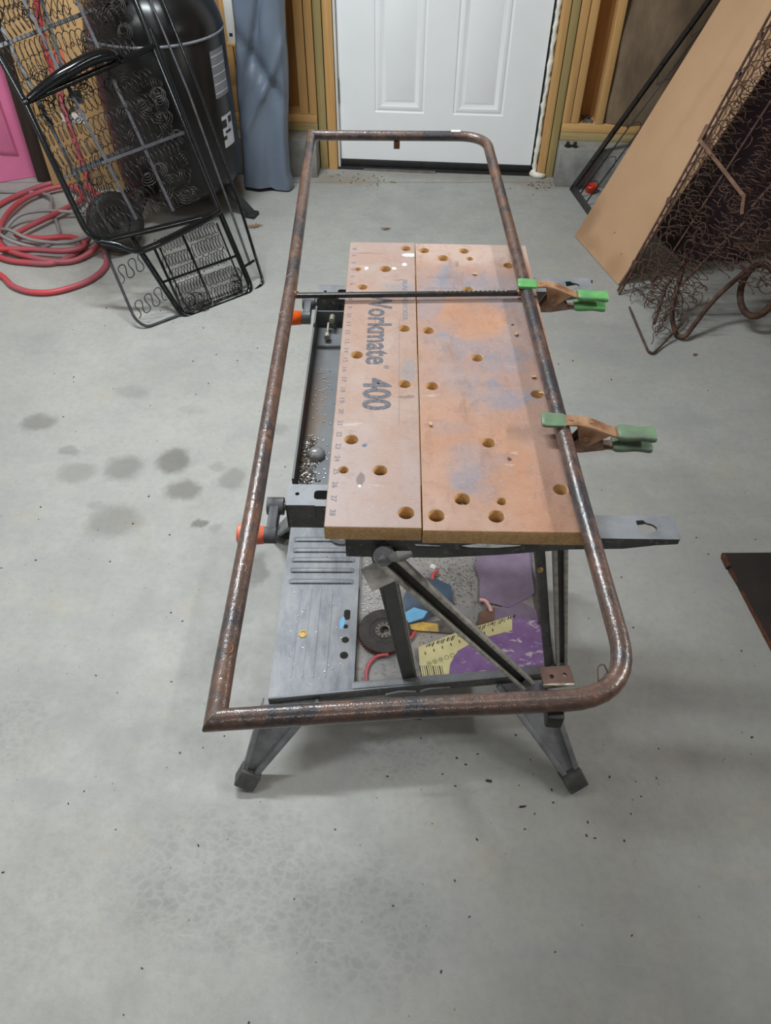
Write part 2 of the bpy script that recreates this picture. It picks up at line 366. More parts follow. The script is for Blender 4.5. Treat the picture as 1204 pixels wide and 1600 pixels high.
M['chip'] = simple('metal_shavings', lin(196, 192, 186), lin(96, 84, 74), 0.35, 0.6, 300)
M['grit'] = simple('grit', lin(150, 142, 134), lin(60, 54, 48), 0.8, 0, 300)
M['dark_chip'] = simple('dark_chip', lin(62, 40, 38), lin(36, 30, 28), 0.8)
M['leaf'] = simple('dry_leaf', lin(140, 112, 84), lin(104, 80, 60), 0.85, 0, 40)
M['moss'] = simple('green_scrap', lin(96, 124, 70), None, 0.8)
M['redtape'] = simple('red_plastic', lin(206, 62, 44), lin(190, 50, 36), 0.4)
t = NT('clear_plastic'); t.b.inputs['Transmission Weight'].default_value = 0.75
M['clear'] = t.out(lin(214, 214, 214), 0.25, 0)


# ------------------------------------------------------------------ mesh helpers
def smooth_by_angle(me, ang=0.7):
    bm = bmesh.new(); bm.from_mesh(me)
    for f in bm.faces:
        f.smooth = True
    for e in bm.edges:
        if len(e.link_faces) == 2 and e.calc_face_angle(0) > ang:
            e.smooth = False
    bm.to_mesh(me); bm.free()


class MB:
    def __init__(s):
        s.bm = bmesh.new()

    def box(s, c, size, rot=None, bev=0.0):
        sub = bmesh.new()
        bmesh.ops.create_cube(sub, size=1.0)
        bmesh.ops.scale(sub, vec=size, verts=sub.verts)
        if bev:
            bmesh.ops.bevel(sub, geom=sub.edges[:], offset=bev, segments=2, affect='EDGES', profile=0.5)
        mt = Matrix.Translation(c) @ (rot.to_4x4() if rot is not None else Matrix())
        bmesh.ops.transform(sub, matrix=mt, verts=sub.verts)
        s.add(sub)
        return s

    def add(s, sub):
        me = bpy.data.meshes.new('x'); sub.to_mesh(me); sub.free(); s.bm.from_mesh(me); bpy.data.meshes.remove(me)

    def addmesh(s, me, mt=None):
        if mt is not None:
            me.transform(mt)
        s.bm.from_mesh(me); bpy.data.meshes.remove(me); return s

    def bar(s, p0, p1, wid, hei, up=(0, 0, 1), bev=0.0, off=(0, 0)):
        p0, p1 = Vector(p0), Vector(p1); d = p1 - p0; x = d.normalized()
        z = Vector(up); z = (z - x * z.dot(x)).normalized(); y = z.cross(x)
        rot = Matrix((x, y, z)).transposed()
        c = (p0 + p1) / 2 + y * off[0] + z * off[1]
        return s.box(c, (d.length, wid, hei), rot, bev)

    def channel(s, p0, p1, wid, dep, th, up):
        """U section, open towards up"""
        s.bar(p0, p1, wid, th, up, 0.0, (0, -dep / 2 + th / 2))
        for sg in (-1, 1):
            s.bar(p0, p1, th, dep, up, 0.0, (sg * (wid / 2 - th / 2), 0))
        return s

    def tube(s, pts, r, seg=10, closed=False, caps=True, flat=1.0):
        pts = [Vector(p) for p in pts]; n = len(pts); rings = []
        nrm = None
        for i in range(n):
            if closed:
                tg = (pts[(i + 1) % n] - pts[i - 1])
            else:
                tg = pts[min(i + 1, n - 1)] - pts[max(i - 1, 0)]
            tg.normalize()
            if nrm is None:
                a = Vector((0, 0, 1)) if abs(tg.z) < 0.9 else Vector((1, 0, 0))
                nrm = (a - tg * a.dot(tg)).normalized()
            else:
                nrm = nrm - tg * nrm.dot(tg)
                nrm = nrm.normalized() if nrm.length > 1e-6 else tg.orthogonal().normalized()
            bn = tg.cross(nrm)
            rr = r[i] if hasattr(r, '__len__') else r
            rings.append([s.bm.verts.new(pts[i] + nrm * math.cos(k * 2 * PI / seg) * rr + bn * math.sin(k * 2 * PI / seg) * rr * flat) for k in range(seg)])
        for i in range(n if closed else n - 1):
            a, b = rings[i], rings[(i + 1) % n]
            for k in range(seg):
                try:
                    s.bm.faces.new((a[k], a[(k + 1) % seg], b[(k + 1) % seg], b[k]))
                except ValueError:
                    pass
        if caps and not closed:
            s.bm.faces.new(rings[0][::-1]); s.bm.faces.new(rings[-1])
        return s

    def lathe(s, prof, c=(0, 0, 0), rot=None, seg=32):
        mt = Matrix.Translation(c) @ (rot.to_4x4() if rot is not None else Matrix())
        rings = []
        for r, z in prof:
            if r < 1e-6:
                rings.append([s.bm.verts.new(mt @ Vector((0, 0, z)))])
            else:
                rings.append([s.bm.verts.new(mt @ Vector((r * math.cos(k * 2 * PI / seg), r * math.sin(k * 2 * PI / seg), z))) for k in range(seg)])
        for a, b in zip(rings, rings[1:]):
            for k in range(seg):
                q = (a[k % len(a)], a[(k + 1) % len(a)], b[(k + 1) % len(b)], b[k % len(b)])
                q = list(dict.fromkeys(q))
                if len(q) > 2:
                    s.bm.faces.new(q)
        return s

    def hull(s, pts):
        sub = bmesh.new()
        for p in pts:
            sub.verts.new(p)
        bmesh.ops.convex_hull(sub, input=sub.verts)
        s.add(sub); return s

    def grid(s, fn, nu, nv):
        vs = [[s.bm.verts.new(fn(i / nu, j / nv)) for j in range(nv + 1)] for i in range(nu + 1)]
        for i in range(nu):
            for j in range(nv):
                s.bm.faces.new((vs[i][j], vs[i + 1][j], vs[i + 1][j + 1], vs[i][j + 1]))
        return s

    def build(s, name, mat, parent=None, smooth=0.7, recalc=True):
        if recalc:
            bmesh.ops.recalc_face_normals(s.bm, faces=s.bm.faces)
        me = bpy.data.meshes.new(name); s.bm.to_mesh(me); s.bm.free()
        if smooth:
            smooth_by_angle(me, smooth)
        me.materials.append(mat)
        return link(name, me, parent)


def link(name, me, parent=None):
    o = bpy.data.objects.new(name, me); COL.objects.link(o)
    if parent is not None:
        o.parent = parent
    return o


def flat(outer, holes, th, bev=0.0, res=1):
    """a plate in XY with real holes, centred on z = 0"""
    cu = bpy.data.curves.new('x', 'CURVE'); cu.dimensions = '2D'; cu.fill_mode = 'BOTH'
    cu.extrude = max(th / 2 - bev, 1e-5); cu.bevel_depth = bev; cu.bevel_resolution = 1
    if bev:
        cu.offset = -bev
    for pts in [outer] + list(holes):
        sp = cu.splines.new('POLY'); sp.points.add(len(pts) - 1); sp.use_cyclic_u = True
        for i, p in enumerate(pts):
            sp.points[i].co = (p[0], p[1], 0, 1)
    ob = bpy.data.objects.new('x', cu)
    me = bpy.data.meshes.new_from_object(ob)
    bpy.data.objects.remove(ob); bpy.data.curves.remove(cu)
    return me


def text_mesh(body, size, offset=0.0, extrude=0.0002):
    cu = bpy.data.curves.new('x', 'FONT'); cu.body = body; cu.size = size; cu.extrude = extrude; cu.offset = offset
    cu.resolution_u = 3
    ob = bpy.data.objects.new('x', cu); me = bpy.data.meshes.new_from_object(ob)
    bpy.data.objects.remove(ob); bpy.data.curves.remove(cu)
    return me


def fit_text(body, w_, h_, offset=0.0):
    """text mesh with its lower left corner at the origin and an exact size"""
    me = text_mesh(body, 1.0, offset, 0.01)
    xs = [v.co.x for v in me.vertices]; ys = [v.co.y for v in me.vertices]
    x0, x1, y0, y1 = min(xs), max(xs), min(ys), max(ys)
    me.transform(Matrix.Diagonal((w_ / (x1 - x0), h_ / (y1 - y0), 0.02, 1)) @ Matrix.Translation((-x0, -y0, 0)))
    return me


def circle(cx, cy, r, n=20, ry=None):
    return [(cx + r * math.cos(i * 2 * PI / n), cy + (ry or r) * math.sin(i * 2 * PI / n)) for i in range(n)]


def rrect(x0, y0, x1, y1, r, n=4):
    o = []
    for cx, cy, a in ((x1 - r, y1 - r, 0), (x0 + r, y1 - r, PI / 2), (x0 + r, y0 + r, PI), (x1 - r, y0 + r, 1.5 * PI)):
        o += [(cx + r * math.cos(a + i * PI / 2 / n), cy + r * math.sin(a + i * PI / 2 / n)) for i in range(n + 1)]
    return o


def fillet(pts, rad, n=6, closed=False):
    """polyline with rounded corners; rad a number or one per point"""
    P = [Vector(p) for p in pts]; out = []
    N = len(P)
    for i in range(N):
        r = rad[i] if hasattr(rad, '__len__') else rad
        if (not closed and i in (0, N - 1)) or r <= 0:
            out.append(P[i]); continue
        a, b, c = P[i - 1], P[i], P[(i + 1) % N]
        u, v_ = (a - b), (c - b)
        r = min(r, u.length * 0.49, v_.length * 0.49)
        p, q = b + u.normalized() * r, b + v_.normalized() * r
        for k in range(n + 1):
            f = k / n
            out.append(p * (1 - f) ** 2 + b * 2 * f * (1 - f) + q * f * f)
    return out


def catmull(pts, n=6, closed=False):
    P = [Vector(p) for p in pts]; N = len(P); out = []
    for i in range(N if closed else N - 1):
        if closed:
            a, b, c, d = P[i - 1], P[i], P[(i + 1) % N], P[(i + 2) % N]
        else:
            a, b, c, d = P[max(i - 1, 0)], P[i], P[i + 1], P[min(i + 2, N - 1)]
        for k in range(n):
            f = k / n
            out.append(0.5 * ((2 * b) + (c - a) * f + (2 * a - 5 * b + 4 * c - d) * f * f + (3 * b - a - 3 * c + d) * f ** 3))
    if not closed:
        out.append(P[-1])
    return out


def tag(o, label, cat, group=None):
    o['label'] = label; o['category'] = cat
    if group:
        o['group'] = group
    return o


def thing(name, label, cat, loc=(0, 0, 0), rotz=0.0, group=None, mat=None):
    o = bpy.data.objects.new(name, None); COL.objects.link(o); o.empty_display_size = 0.05
    if mat is not None:
        o.matrix_world = mat
    else:
        o.location = loc; o.rotation_euler = (0, 0, rotz)
    return tag(o, label, cat, group)


def struct(o):
    o['kind'] = 'structure'; return o


def empty(name):
    o = bpy.data.objects.new(name, None); COL.objects.link(o); return o


def plane_frame(A, W, Uv):
    W, Uv = Vector(W).normalized(), Vector(Uv).normalized(); Nv = W.cross(Uv)
    mt = Matrix((W, Uv, Nv)).transposed().to_4x4(); mt.translation = A
    return mt


# ------------------------------------------------------------------ the setting
struct(MB().box((-0.4, 0.4, -0.05), (4.4, 7.1, 0.1)).build('floor', M['floor'], smooth=0))
struct(MB().box((-0.4, 0.4, 2.75), (4.5, 7.2, 0.1)).build('ceiling', M['drywall'], smooth=0))
struct(MB().box((-2.55, 0.4, 1.35), (0.1, 7.1, 2.8)).build('wall_left', M['drywall'], smooth=0))
struct(MB().box((1.80, 0.4, 1.35), (0.1, 7.1, 2.8)).build('wall_right', M['kraft'], smooth=0))
struct(MB().box((-0.4, -3.1, 1.35), (4.5, 0.1, 2.8)).build('wall_front', M['drywall'], smooth=0))

wb = struct(empty('wall_back'))
for x0, x1 in ((-2.5, -0.587), (0.541, 1.75)):
    MB().box(((x0 + x1) / 2, 3.72, 0.086), (x1 - x0, 0.26, 0.172), None, 0.004).build('stem_wall', M['concrete'], wb)
    MB().box(((x0 + x1) / 2, 3.76, 0.1905), (x1 - x0 - 0.004, 0.14, 0.037), None, 0.002).build('sill_plate', M['treated_h'], wb)
    MB().box(((x0 + x1) / 2, 3.76, 0.2285), (x1 - x0 - 0.004, 0.14, 0.037), None, 0.002).build('sill_plate', M['plate'], wb)
    MB().box(((x0 + x1) / 2, 3.80, 1.46), (x1 - x0, 0.02, 2.48)).build('sheathing', M['osb'], wb)


def stud(x0, x1, mat, z0=0.248, y0=3.69, dep=0.10, z1=2.7):
    MB().box(((x0 + x1) / 2, y0 + dep / 2, (z0 + z1) / 2), (x1 - x0 - 0.003, dep, z1 - z0), None, 0.002).build('stud', M[mat], wb)


for a in ((-0.669, -0.626), (-0.625, -0.586), (0.54, 0.579), (0.579, 0.617), (0.69, 0.728), (-0.985, -0.945), (-0.945, -0.907), (-1.40, -1.36), (-1.81, -1.77), (-2.2, -2.16), (1.1, 1.14), (1.5, 1.54)):
    stud(a[0], a[1], 'stud')
stud(-0.585, -0.546, 'treated', 0.0); stud(-0.545, -0.5, 'stud', 0.0)
stud(0.461, 0.501, 'stud', 0.0); stud(0.502, 0.539, 'treated', 0.0)
# faced insulation bay at the right of the door
def kraft(u, v):
    x = 0.729 + u * 0.37
    return (x, 3.715 - 0.025 * math.sin(PI * u) ** 0.5 - 0.006 * math.sin(v * 37 + 3 * u) - 0.008 * math.sin(9 * u + 11 * v), 0.25 + v * 1.6)
ins = MB().grid(kraft, 16, 60).build('insulation_batt', M['kraft'], wb)
MB().box((1.32, 3.71, 1.0), (0.35, 0.04, 1.5)).build('insulation_batt', M['kraft'], wb)
MB().box((0.588, 3.62, 0.176), (0.055, 0.012, 0.008)).box((0.572, 3.61, 0.186), (0.014, 0.014, 0.02)).box((0.605, 3.61, 0.186), (0.014, 0.014, 0.02)).build('anchor_strap', M['rubber'], wb)
mb = MB()
for i in range(30):
    mb.box((0.64 + random.random() * 0.045, 3.70 + random.random() * 0.1, 0.25), (0.02, 0.006, 0.006), Matrix.Rotation(random.random() * 3, 3, 'Z'))
g = mb.build('sawdust', M['grit'], wb); g['kind'] = 'stuff'

# the door in the back wall
dr = struct(empty('door_1'))
# slab with two pressed panels, built as one height-field of nested rings
sl = MB()
X0, X1, Z0, Z1, YF = -0.486, 0.431, 0.042, 2.06, 3.72
sl.box(((X0 + X1) / 2, YF + 0.026, (Z0 + Z1) / 2), (X1 - X0, 0.04, Z1 - Z0), None, 0.001)
sl.build('door_slab', M['door'], dr)
# face skin with panel openings
def panel_rings(x0, x1, z0, z1):
    mb = MB()
    prof = [(0.0, 0.0), (0.004, 0.005), (0.010, 0.005), (0.014, 0.001), (0.026, -0.002), (0.040, 0.007), (0.045, 0.008), (0.056, 0.003)]
    prev = None
    for ins_, d in prof:
        q = [mb.bm.verts.new((x, YF - 0.0005 + d * .65, z)) for x, z in ((x0 + ins_, z0 + ins_), (x1 - ins_, z0 + ins_), (x1 - ins_, z1 - ins_), (x0 + ins_, z1 - ins_))]
        if prev:
            for k in range(4):
                mb.bm.faces.new((prev[k], prev[(k + 1) % 4], q[(k + 1) % 4], q[k]))
        prev = q
    mb.bm.faces.new(prev)
    o = mb.build('door_panel', M['door'], dr, 0.3)
    return o
panels = [(-0.322, -0.092, 0.258, 0.93), (0.04, 0.271, 0.258, 0.93), (-0.322, -0.092, 1.08, 1.86), (0.04, 0.271, 1.08, 1.86)]
sk = flat([(X0, Z0), (X1, Z0), (X1, Z1), (X0, Z1)], [[(a, c), (b, c), (b, d), (a, d)] for a, b, c, d in panels], 0.006)
sk.transform(Matrix.Translation((0, YF + 0.0025, 0)) @ Matrix.Rotation(PI / 2, 4, 'X'))
MB().addmesh(sk).build('door_skin', M['door'], dr, 0)
for p in panels:
    panel_rings(*p)
MB().box((-0.4935, 3.735, 1.03), (0.011, 0.07, 2.06), None, 0.001).build('door_jamb', M['white'], dr)
MB().box((0.438, 3.74, 1.03), (0.004, 0.05, 2.06)).build('door_gasket', M['rubber'], dr)
h = MB(); h.box((-0.489, 3.714, 0.347), (0.012, 0.006, 0.10), None, 0.001); h.tube([(-0.489, 3.711, 0.297), (-0.489, 3.711, 0.397)], 0.006, 10)
h.build('hinge', M['steel_grey'], dr)
MB().box((-0.027, 3.719, 0.026), (0.912, 0.012, 0.03), None, 0.003).build('door_sweep', M['rubber'], dr)
MB().box((-0.027, 3.76, 0.005), (0.95, 0.13, 0.01), None, 0.002).build('threshold', M['rubber'], dr)
MB().box((-0.20, 3.692, 0.004), (0.35, 0.012, 0.008), Matrix.Rotation(-0.02, 3, 'Z')).build('threshold_strip', M['steel_grey'], dr)
# squeezed-out foam bead on the hinge-less side
fb = MB(); pts = []; rr = []
for i in range(90):
    z = 0.012 + i * 0.018
    pts.append((0.449 + random.uniform(-0.003, 0.003), 3.703 + random.uniform(-0.004, 0.004), z)); rr.append(0.0095 + random.uniform(-0.003, 0.004))
fb.tube(pts, rr, 8); fb.tube([(0.437, 3.70, 0.016), (0.455, 3.682, 0.012), (0.48, 3.676, 0.012), (0.5, 3.68, 0.012)], [0.016, 0.015, 0.012, 0.009], 8)
fb.build('foam_bead', M['foam'], wb, 2.0)

# ------------------------------------------------------------------ the folding workbench (local: x right, y away, z up)
bench = thing('workbench', 'folding black steel workbench with worn tan jaw boards, in the middle of the floor', 'workbench', (0.049, 0.633, 0), math.radians(3.5))
H = 0.846; T = 0.025
holesL = [(-.063, .716, .0095), (-.101, .639, .0105), (-.141, .575, .0085), (-.152, .637, .006), (-.067, .446, .0095), (-.143, .370, .0095), (-.067, .296, .0095), (-.143, .167, .0095), (-.151, .105, .0065), (-.101, .105, .0095), (-.066, .027, .0105)]
holesR = [(-.028, .709, .0095), (.007, .681, .0105), (.048, .709, .0095), (.057, .68, .0065), (.047, .571, .0095), (-.027, .441, .0095), (.049, .366, .0095), (-.025, .292, .0095), (.051, .164, .0095), (.008, .053, .0105), (.059, .05, .0065), (-.027, .023, .0105), (.05, .023, .0105), (.14, .073, .0095), (.134, .275, .0095), (.128, .656, .0095)]
meL = flat([(-.1705, .001), (-.0465, .001), (-.0465, .738), (-.1705, .738)], [circle(*h_) for h_ in holesL], T, 0.0012)
meL.transform(Matrix.Translation((0, 0, H - T / 2)))
jl_ = MB().addmesh(meL).build('jaw_board', M['board_narrow'], bench, 0.5); jl_['label'] = 'narrow pale jaw board with faded printed lettering'
meR = flat([(-.0448, -.003), (.171, -.003), (.167, .733), (-.0448, .736)], [circle(*h_) for h_ in holesR], T, 0.0012)
meR.transform(Matrix.Translation((0, 0, H - T / 2)))
jr_ = MB().addmesh(meR).build('jaw_board', M['board_wide'], bench, 0.5); jr_['label'] = 'wide jaw board with orange and blue stains'
ROT = Matrix.Rotation(-PI / 2, 4, 'Z')


def print_on(name, items, mat, parent):
    """items: (text, x_base, y_start, width, cap height, thick) read along -y, tops towards +x"""
    mb = MB()
    for body, xb, ys, wd, hh, of in items:
        mb.addmesh(fit_text(body, wd, hh, of), Matrix.Translation((xb, ys, H + 0.0002)) @ ROT)
    return mb.build(name, mat, parent, 0, False)


for it in (('Workmate', -.129, .556, .211, .041, 0.022), ('400', -.131, .310, .077, .044, 0.026)):
    print_on('lettering', [it], M['ink'], jl_)
for it in (('BLACK+DECKER', -.0695, .60, .13, .0085, 0.012), ('\u00ae', -.1, .343, .009, .009, 0.0)):
    print_on('small_lettering', [it], M['ink_pale'], jl_)
nums = []
for n in range(1, 29):
    y = .737 - .0254 * n
    nums.append((str(n), -.1645, y + (.003 if n < 10 else .0055), .006 if n < 10 else .011, .0075, 0.0))
print_on('ruler_print', nums, M['ink_pale'], jl_)
tk = MB()
for a, b, c, d in ((-.0756, .2, -.0754, .47), ):
    tk.box(((a + c) / 2, (b + d) / 2, H + .0001), (0.0006, d - b, 0.0002))
tk.build('printed_line', M['ink_pale'], jl_)
wl = MB()
for x0, y0, x1, y1 in ((-.025, .61, .03, .61), (.03, .61, .03, .574), (.03, .574, -.025, .574), (.0, .574, .0, .61)):
    wl.bar((x0, y0, H + .0001), (x1, y1, H + .0001), .0006, .0002)
wl.build('faded_label_outline', M['ink_pale'], jr_)
for hx, hy in ((-.101, .105), (.008, .053)):
    MB().lathe([(0, .834), (.0045, .834), (.006, .832), (.0065, .822)], (hx, hy - 0.001, 0), seg=14).build('bolt_head', M['galv'], jl_ if hx < -.05 else jr_)

# vise beams under the boards, with slotted ends on the left and long tails on the right
for yc, xl in ((.0815, -.228), (.600, -.225)):
    hw = .0205 if yc < .3 else .024
    me = flat(rrect(xl, yc - hw, -.01, yc + hw, .004), [circle(xl + .014, yc + .002, .003, 10), rrect(xl + .037, yc - .008, -.05, yc + .009, .005)], .003)
    me.transform(Matrix.Translation((0, 0, .8185)))
    mb = MB().addmesh(me)
    for sg in (-1, 1):
        mb.box(((xl - .01) / 2, yc + sg * (hw - .0015), .797), (-.01 - xl, .003, .042))
    mb.box((xl + .0015, yc, .797), (.003, hw * 2, .042))
    mb.bar((xl + .003, yc - hw - .001, .809), (xl + .04, yc - hw - .001, .809), .0012, .028, (0, 0, 1))
    mb.build('vise_housing', M['black_steel'], bench)
    MB().tube([(xl - .012, yc, .797), (xl + .2, yc, .797)], .006, 12).build('vise_screw', M['steel_grey'], bench)

heart = [(.2395, .042), (.2395, .018), (.246, .017), (.252, .020), (.263, .024), (.2645, .030), (.261, .035), (.253, .038), (.249, .043)]
for k, (yc, xr) in enumerate(((.0305, .292), (.634, .284))):
    hw = .0205 if k == 0 else .025
    hh_ = [(x + (0 if k == 0 else -.004), (y - .0305) + yc) for x, y in heart]
    me = flat(rrect(-.145, yc - hw, xr, yc + hw, .004), [hh_], .003)
    me.transform(Matrix.Translation((0, 0, .8190)))
    mb = MB().addmesh(me)
    side = [(-.145, .8175), (.29, .8175), (.29, .811), (.262, .808), (.22, .800), (.15, .797), (.06, .784), (-.02, .776), (-.145, .776)]
    hole1 = [(-.055, .804), (-.02, .801), (-.02, .7965), (-.052, .797)]
    hole2 = [(.0, .800), (.03, .8065), (.085, .8045), (.088, .800), (.055, .795), (.02, .795)]
    for sg in (-1, 1):
        me = flat(side, [hole1, hole2], .003)
        me.transform(Matrix.Translation((0, yc + sg * (hw - .0015), 0)) @ Matrix.Rotation(PI / 2, 4, 'X'))
        mb.addmesh(me)
    mb.build('clamp_beam', M['black_steel'], bench)

# crank handles
for k, (yc, xl, ang, om) in enumerate(((.0815, -.228, 2, 'orange_faded'), (.600, -.225, 2, 'orange'))):
    root = bpy.data.objects.new('crank_handle', None)
    a = math.radians(ang); L = .052 if k == 0 else .048
    hub = Vector((xl - .018, yc, .797)); tip = hub + Vector((0, -math.cos(a) * L, -math.sin(a) * L))
    mb = MB()
    mb.tube([hub + Vector((.012, 0, 0)), hub + Vector((-.011, 0, 0))], .0125, 18)
    mb.bar(hub, tip, .0135, .019, (0, math.sin(a), -math.cos(a)), .002)
    mb.tube([tip + Vector((.007, 0, 0)), tip + Vector((-.009, 0, 0))], .0115, 16)
    o = mb.build('crank_handle', M['black_steel'], bench)
    kb = MB().lathe([(0, 0), (.0110, 0), (.0122, .002), (.0148, .031), (.0146, .035), (.012, .037), (0, .037)], tip + Vector((-.008, 0, 0)), Matrix.Rotation(-PI / 2, 3, 'Y'), 24)
    kb.build('crank_knob', M[om], o)

# side shelf between the housings
mb = MB()
mb.box((-.2245, .340, .795), (.003, .44, .036)); mb.box((-.198, .340, .7775), (.054, .44, .003)); mb.box((-.1725, .34, .79), (.003, .44, .025))
mb.box((-.2, .56, .79), (.05, .003, .03))
mb.build('side_shelf', M['shelf'], bench)
for bx, by, bz in ((-.196, .543, .797), ):
    MB().tube([(bx, by + .012, bz), (bx, by - .004, bz)], .0055, 14).tube([(bx, by - .004, bz), (bx, by - .006, bz)], .0035, 6).build('bolt', M['galv'], bench)
MB().tube([(-.203, .545, .789), (-.203, .508, .786)], .0025, 10).tube([(-.203, .512, .787), (-.203, .503, .7865)], .0055, 14).build('bolt', M['galv'], bench)
ch = MB()
for i in range(420):
    y = .12 + random.random() ** 1.4 * .12; x = -.2115 + random.gauss(0, .0055) + (.2 - y) * .02
    x = min(max(x, -.221), -.178)
    s_ = random.uniform(.0007, .0022)
    ch.box((x, y, .7793 + random.random() * .003), (s_ * 1.8, s_, s_ * .6), Matrix.Rotation(random.random() * 3, 3, 'Z') @ Matrix.Rotation(random.random(), 3, 'X'))
for i in range(70):
    ch.box((random.uniform(-.22, -.18), random.uniform(.12, .42), .7795), (.002, .0016, .001), Matrix.Rotation(random.random() * 3, 3, 'Z'))
o = ch.build('metal_shavings', M['chip'], bench, 0); o['kind'] = 'stuff'

# lower base: step on the left, tray, rails, legs
ZB = .2
base = [(-.3255, .112), (-.155, .134), (-.155, .60), (-.3255, .60)]
step_holes = [rrect(-.184, .303, -.170, .330, .005), circle(-.1785, .286, .0055, 14), circle(-.1775, .252, .008, 16), circle(-.1785, .214, .009, 16)]
me = flat(base, step_holes, .003)
me.transform(Matrix.Translation((0, 0, ZB - .0015)))
mb = MB().addmesh(me)
mb.box((-.324, .356, ZB - .016), (.003, .49, .03)); mb.box((-.1565, .366, ZB - .016), (.003, .47, .03))
st = mb.build('step', M['step'], bench)
for yy in (.405, .437, .468, .497, .53):
    MB().tube([(-.312, yy, ZB + .0002), (-.306, yy, ZB + .0025), (-.174, yy + .002, ZB + .0025), (-.168, yy + .002, ZB + .0002)], .0028, 10, flat=2.3).build('step_rib', M['step'], st)
for xx in (-.285, -.262, -.24, -.214):
    MB().tube([(xx, .16, ZB - .0004), (xx + .001, .385, ZB - .0004)], .0011, 6, flat=2.6).build('step_groove', M['step'], st)
MB().lathe([(.010, 0), (.0095, .002), (.006, .0025), (.005, .001), (0, .001)], (-.269, .265, ZB), seg=16).build('dried_glue_ring', M['yellow'], st)
MB().lathe([(1, 0), (.9, .12), (0, .14)], (0, 0, 0), seg=20).build('blue_tape_patch', M['bluetape'], st)
bt = bpy.data.objects['blue_tape_patch']; bt.scale = (.0055, .0165, .004); bt.location = (-.1865, .296, ZB); bt.rotation_euler = (0, 0, -.1)
# round bowl-like foot pad end of the far arm above the step
MB().lathe([(0, 0), (.03, 0), (.032, .006), (.026, .014), (0, .016)], (-.20, .545, ZB + .001), seg=24).build('step_boss', M['step'], bench)
me = flat([(-.153, .13), (.262, .185), (.262, .61), (-.153, .60)], [], .003); me.transform(Matrix.Translation((0, 0, .178)))
MB().addmesh(me).build('tray', M['tray'], bench)
mb = MB()
mb.bar((-.3255, .111, ZB - .012), (.262, .182, ZB - .012), .004, .028, (0, 0, 1), .001)
mb.bar((-.16, .143, ZB - .001), (.262, .190, ZB - .001), .016, .004, (0, 0, 1), .001)
mb.bar((-.3255, .111, ZB - .003), (-.16, .131, ZB - .003), .006, .006, (0, 0, 1), .002)
mb.tube(fillet([(-.09, .121, ZB + .004), (-.06, .126, ZB + .010), (-.03, .129, ZB + .004)], .02), .0025, 8)
mb.tube(fillet([(-.02, .130, ZB + .004), (-.005, .133, ZB + .009), (.04, .139, ZB + .004)], .02), .0025, 8)
mb.build('near_rail', M['black_steel'], bench)
MB().bar((-.3255, .60, ZB - .012), (.262, .61, ZB - .012), .004, .028).build('far_rail', M['black_steel'], bench)
MB().bar((.262, .183, ZB - .012), (.262, .61, ZB - .012), .004, .028).build('right_rail', M['black_steel'], bench)


def leg(foot, top_out, top_in, back):
    """tapered pressed leg: two flanges and a recessed web, with a rubber shoe"""
    f = Vector(foot); to = Vector(top_out); ti = Vector(top_in)
    dirv = ((to + ti) / 2 - f).normalized(); side = (ti - to).normalized()
    nrm = dirv.cross(side).normalized()
    if nrm.y > 0:
        nrm = -nrm
    b0 = f + dirv * .03
    mb = MB()
    bo, bi = b0 - side * .012, b0 + side * .012
    # web
    mb.hull([to, ti, bo, bi, to - nrm * .003, ti - nrm * .003, bo - nrm * .003, bi - nrm * .003])
    for a, b, sg in ((to, bo, -1), (ti, bi, 1)):
        mb.bar(a, b, .012, .016, nrm, .003, (0, .003))
        mb.bar(a, b, .003, .034, nrm, .0, (0, -.008))
    lg = mb.build('leg', M['leg_steel'], bench)
    z = -dirv
    x = side; y = z.cross(x).normalized(); x = y.cross(z)
    rot = Matrix((x, y, z)).transposed()
    # the shoe stands on the floor: trim its low corner flat
    sh = MB().box(f + dirv * .028, (.044, .036, .042), rot, .003)
    for v_ in sh.bm.verts:
        v_.co.z = max(v_.co.z, .001)
    sh.build('leg_shoe', M['shoe'], lg)


leg((-.389, .014, .004), (-.337, .105, .183), (-.225, .118, .186), None)
leg((.319, .018, .004), (.240, .172, .186), (.140, .158, .186), None)
leg((-.389, .715, .004), (-.33, .60, .183), (-.22, .60, .183), None)
leg((.319, .715, .004), (.245, .605, .183), (.135, .605, .183), None)

# folding link arms
Y = (0, -1, .25)
def arm(p0, p1, wid, dep, up, name='link_arm'):
    p0, p1 = Vector(p0), Vector(p1); u_ = Vector(up).normalized()
    mb = MB().bar(p0, p1, wid, .003, up, 0, (0, -dep / 2 + .0015))
    a_ = mb.build(name, M['bar_black'], bench)
    for sg in (-1, 1):
        mb = MB().bar(p0, p1, .0065, dep, up, .0015, (sg * (wid / 2 - .003), 0))
        mb.build('flange', M['worn_edge'], a_)
    for p in (p0, p1):
        MB().tube([p - u_ * dep / 2, p + u_ * dep * .45], wid / 2, 16).build('arm_end', M['black_steel'], a_)
    return a_
arm((-.095, -.004, .797), (.196, .150, .206), .027, .020, (0.0, -.8, .6))
arm((-.042, .165, .205), (-.098, .028, .77), .030, .012, (0.0, .8, -.6))
MB().bar((.121, .062, .765), (.247, .196, .20), .018, .003, (0.3, -.8, .5)).build('link_arm', M['black_steel'], bench)
arm((.152, .068, .765), (.274, .196, .20), .022, .016, (-.1, -.8, .6))
arm((-.095, .69, .79), (.196, .60, .206), .024, .014, (0, 1, .1))
arm((-.098, .67, .77), (-.042, .585, .205), .030, .014, (0, 1, .1))
arm((.152, .67, .765), (.274, .60, .20), .026, .016, (0, 1, .1))
pv = MB().tube([(-.095, -.016, .797), (-.095, .03, .797)], .007, 14)
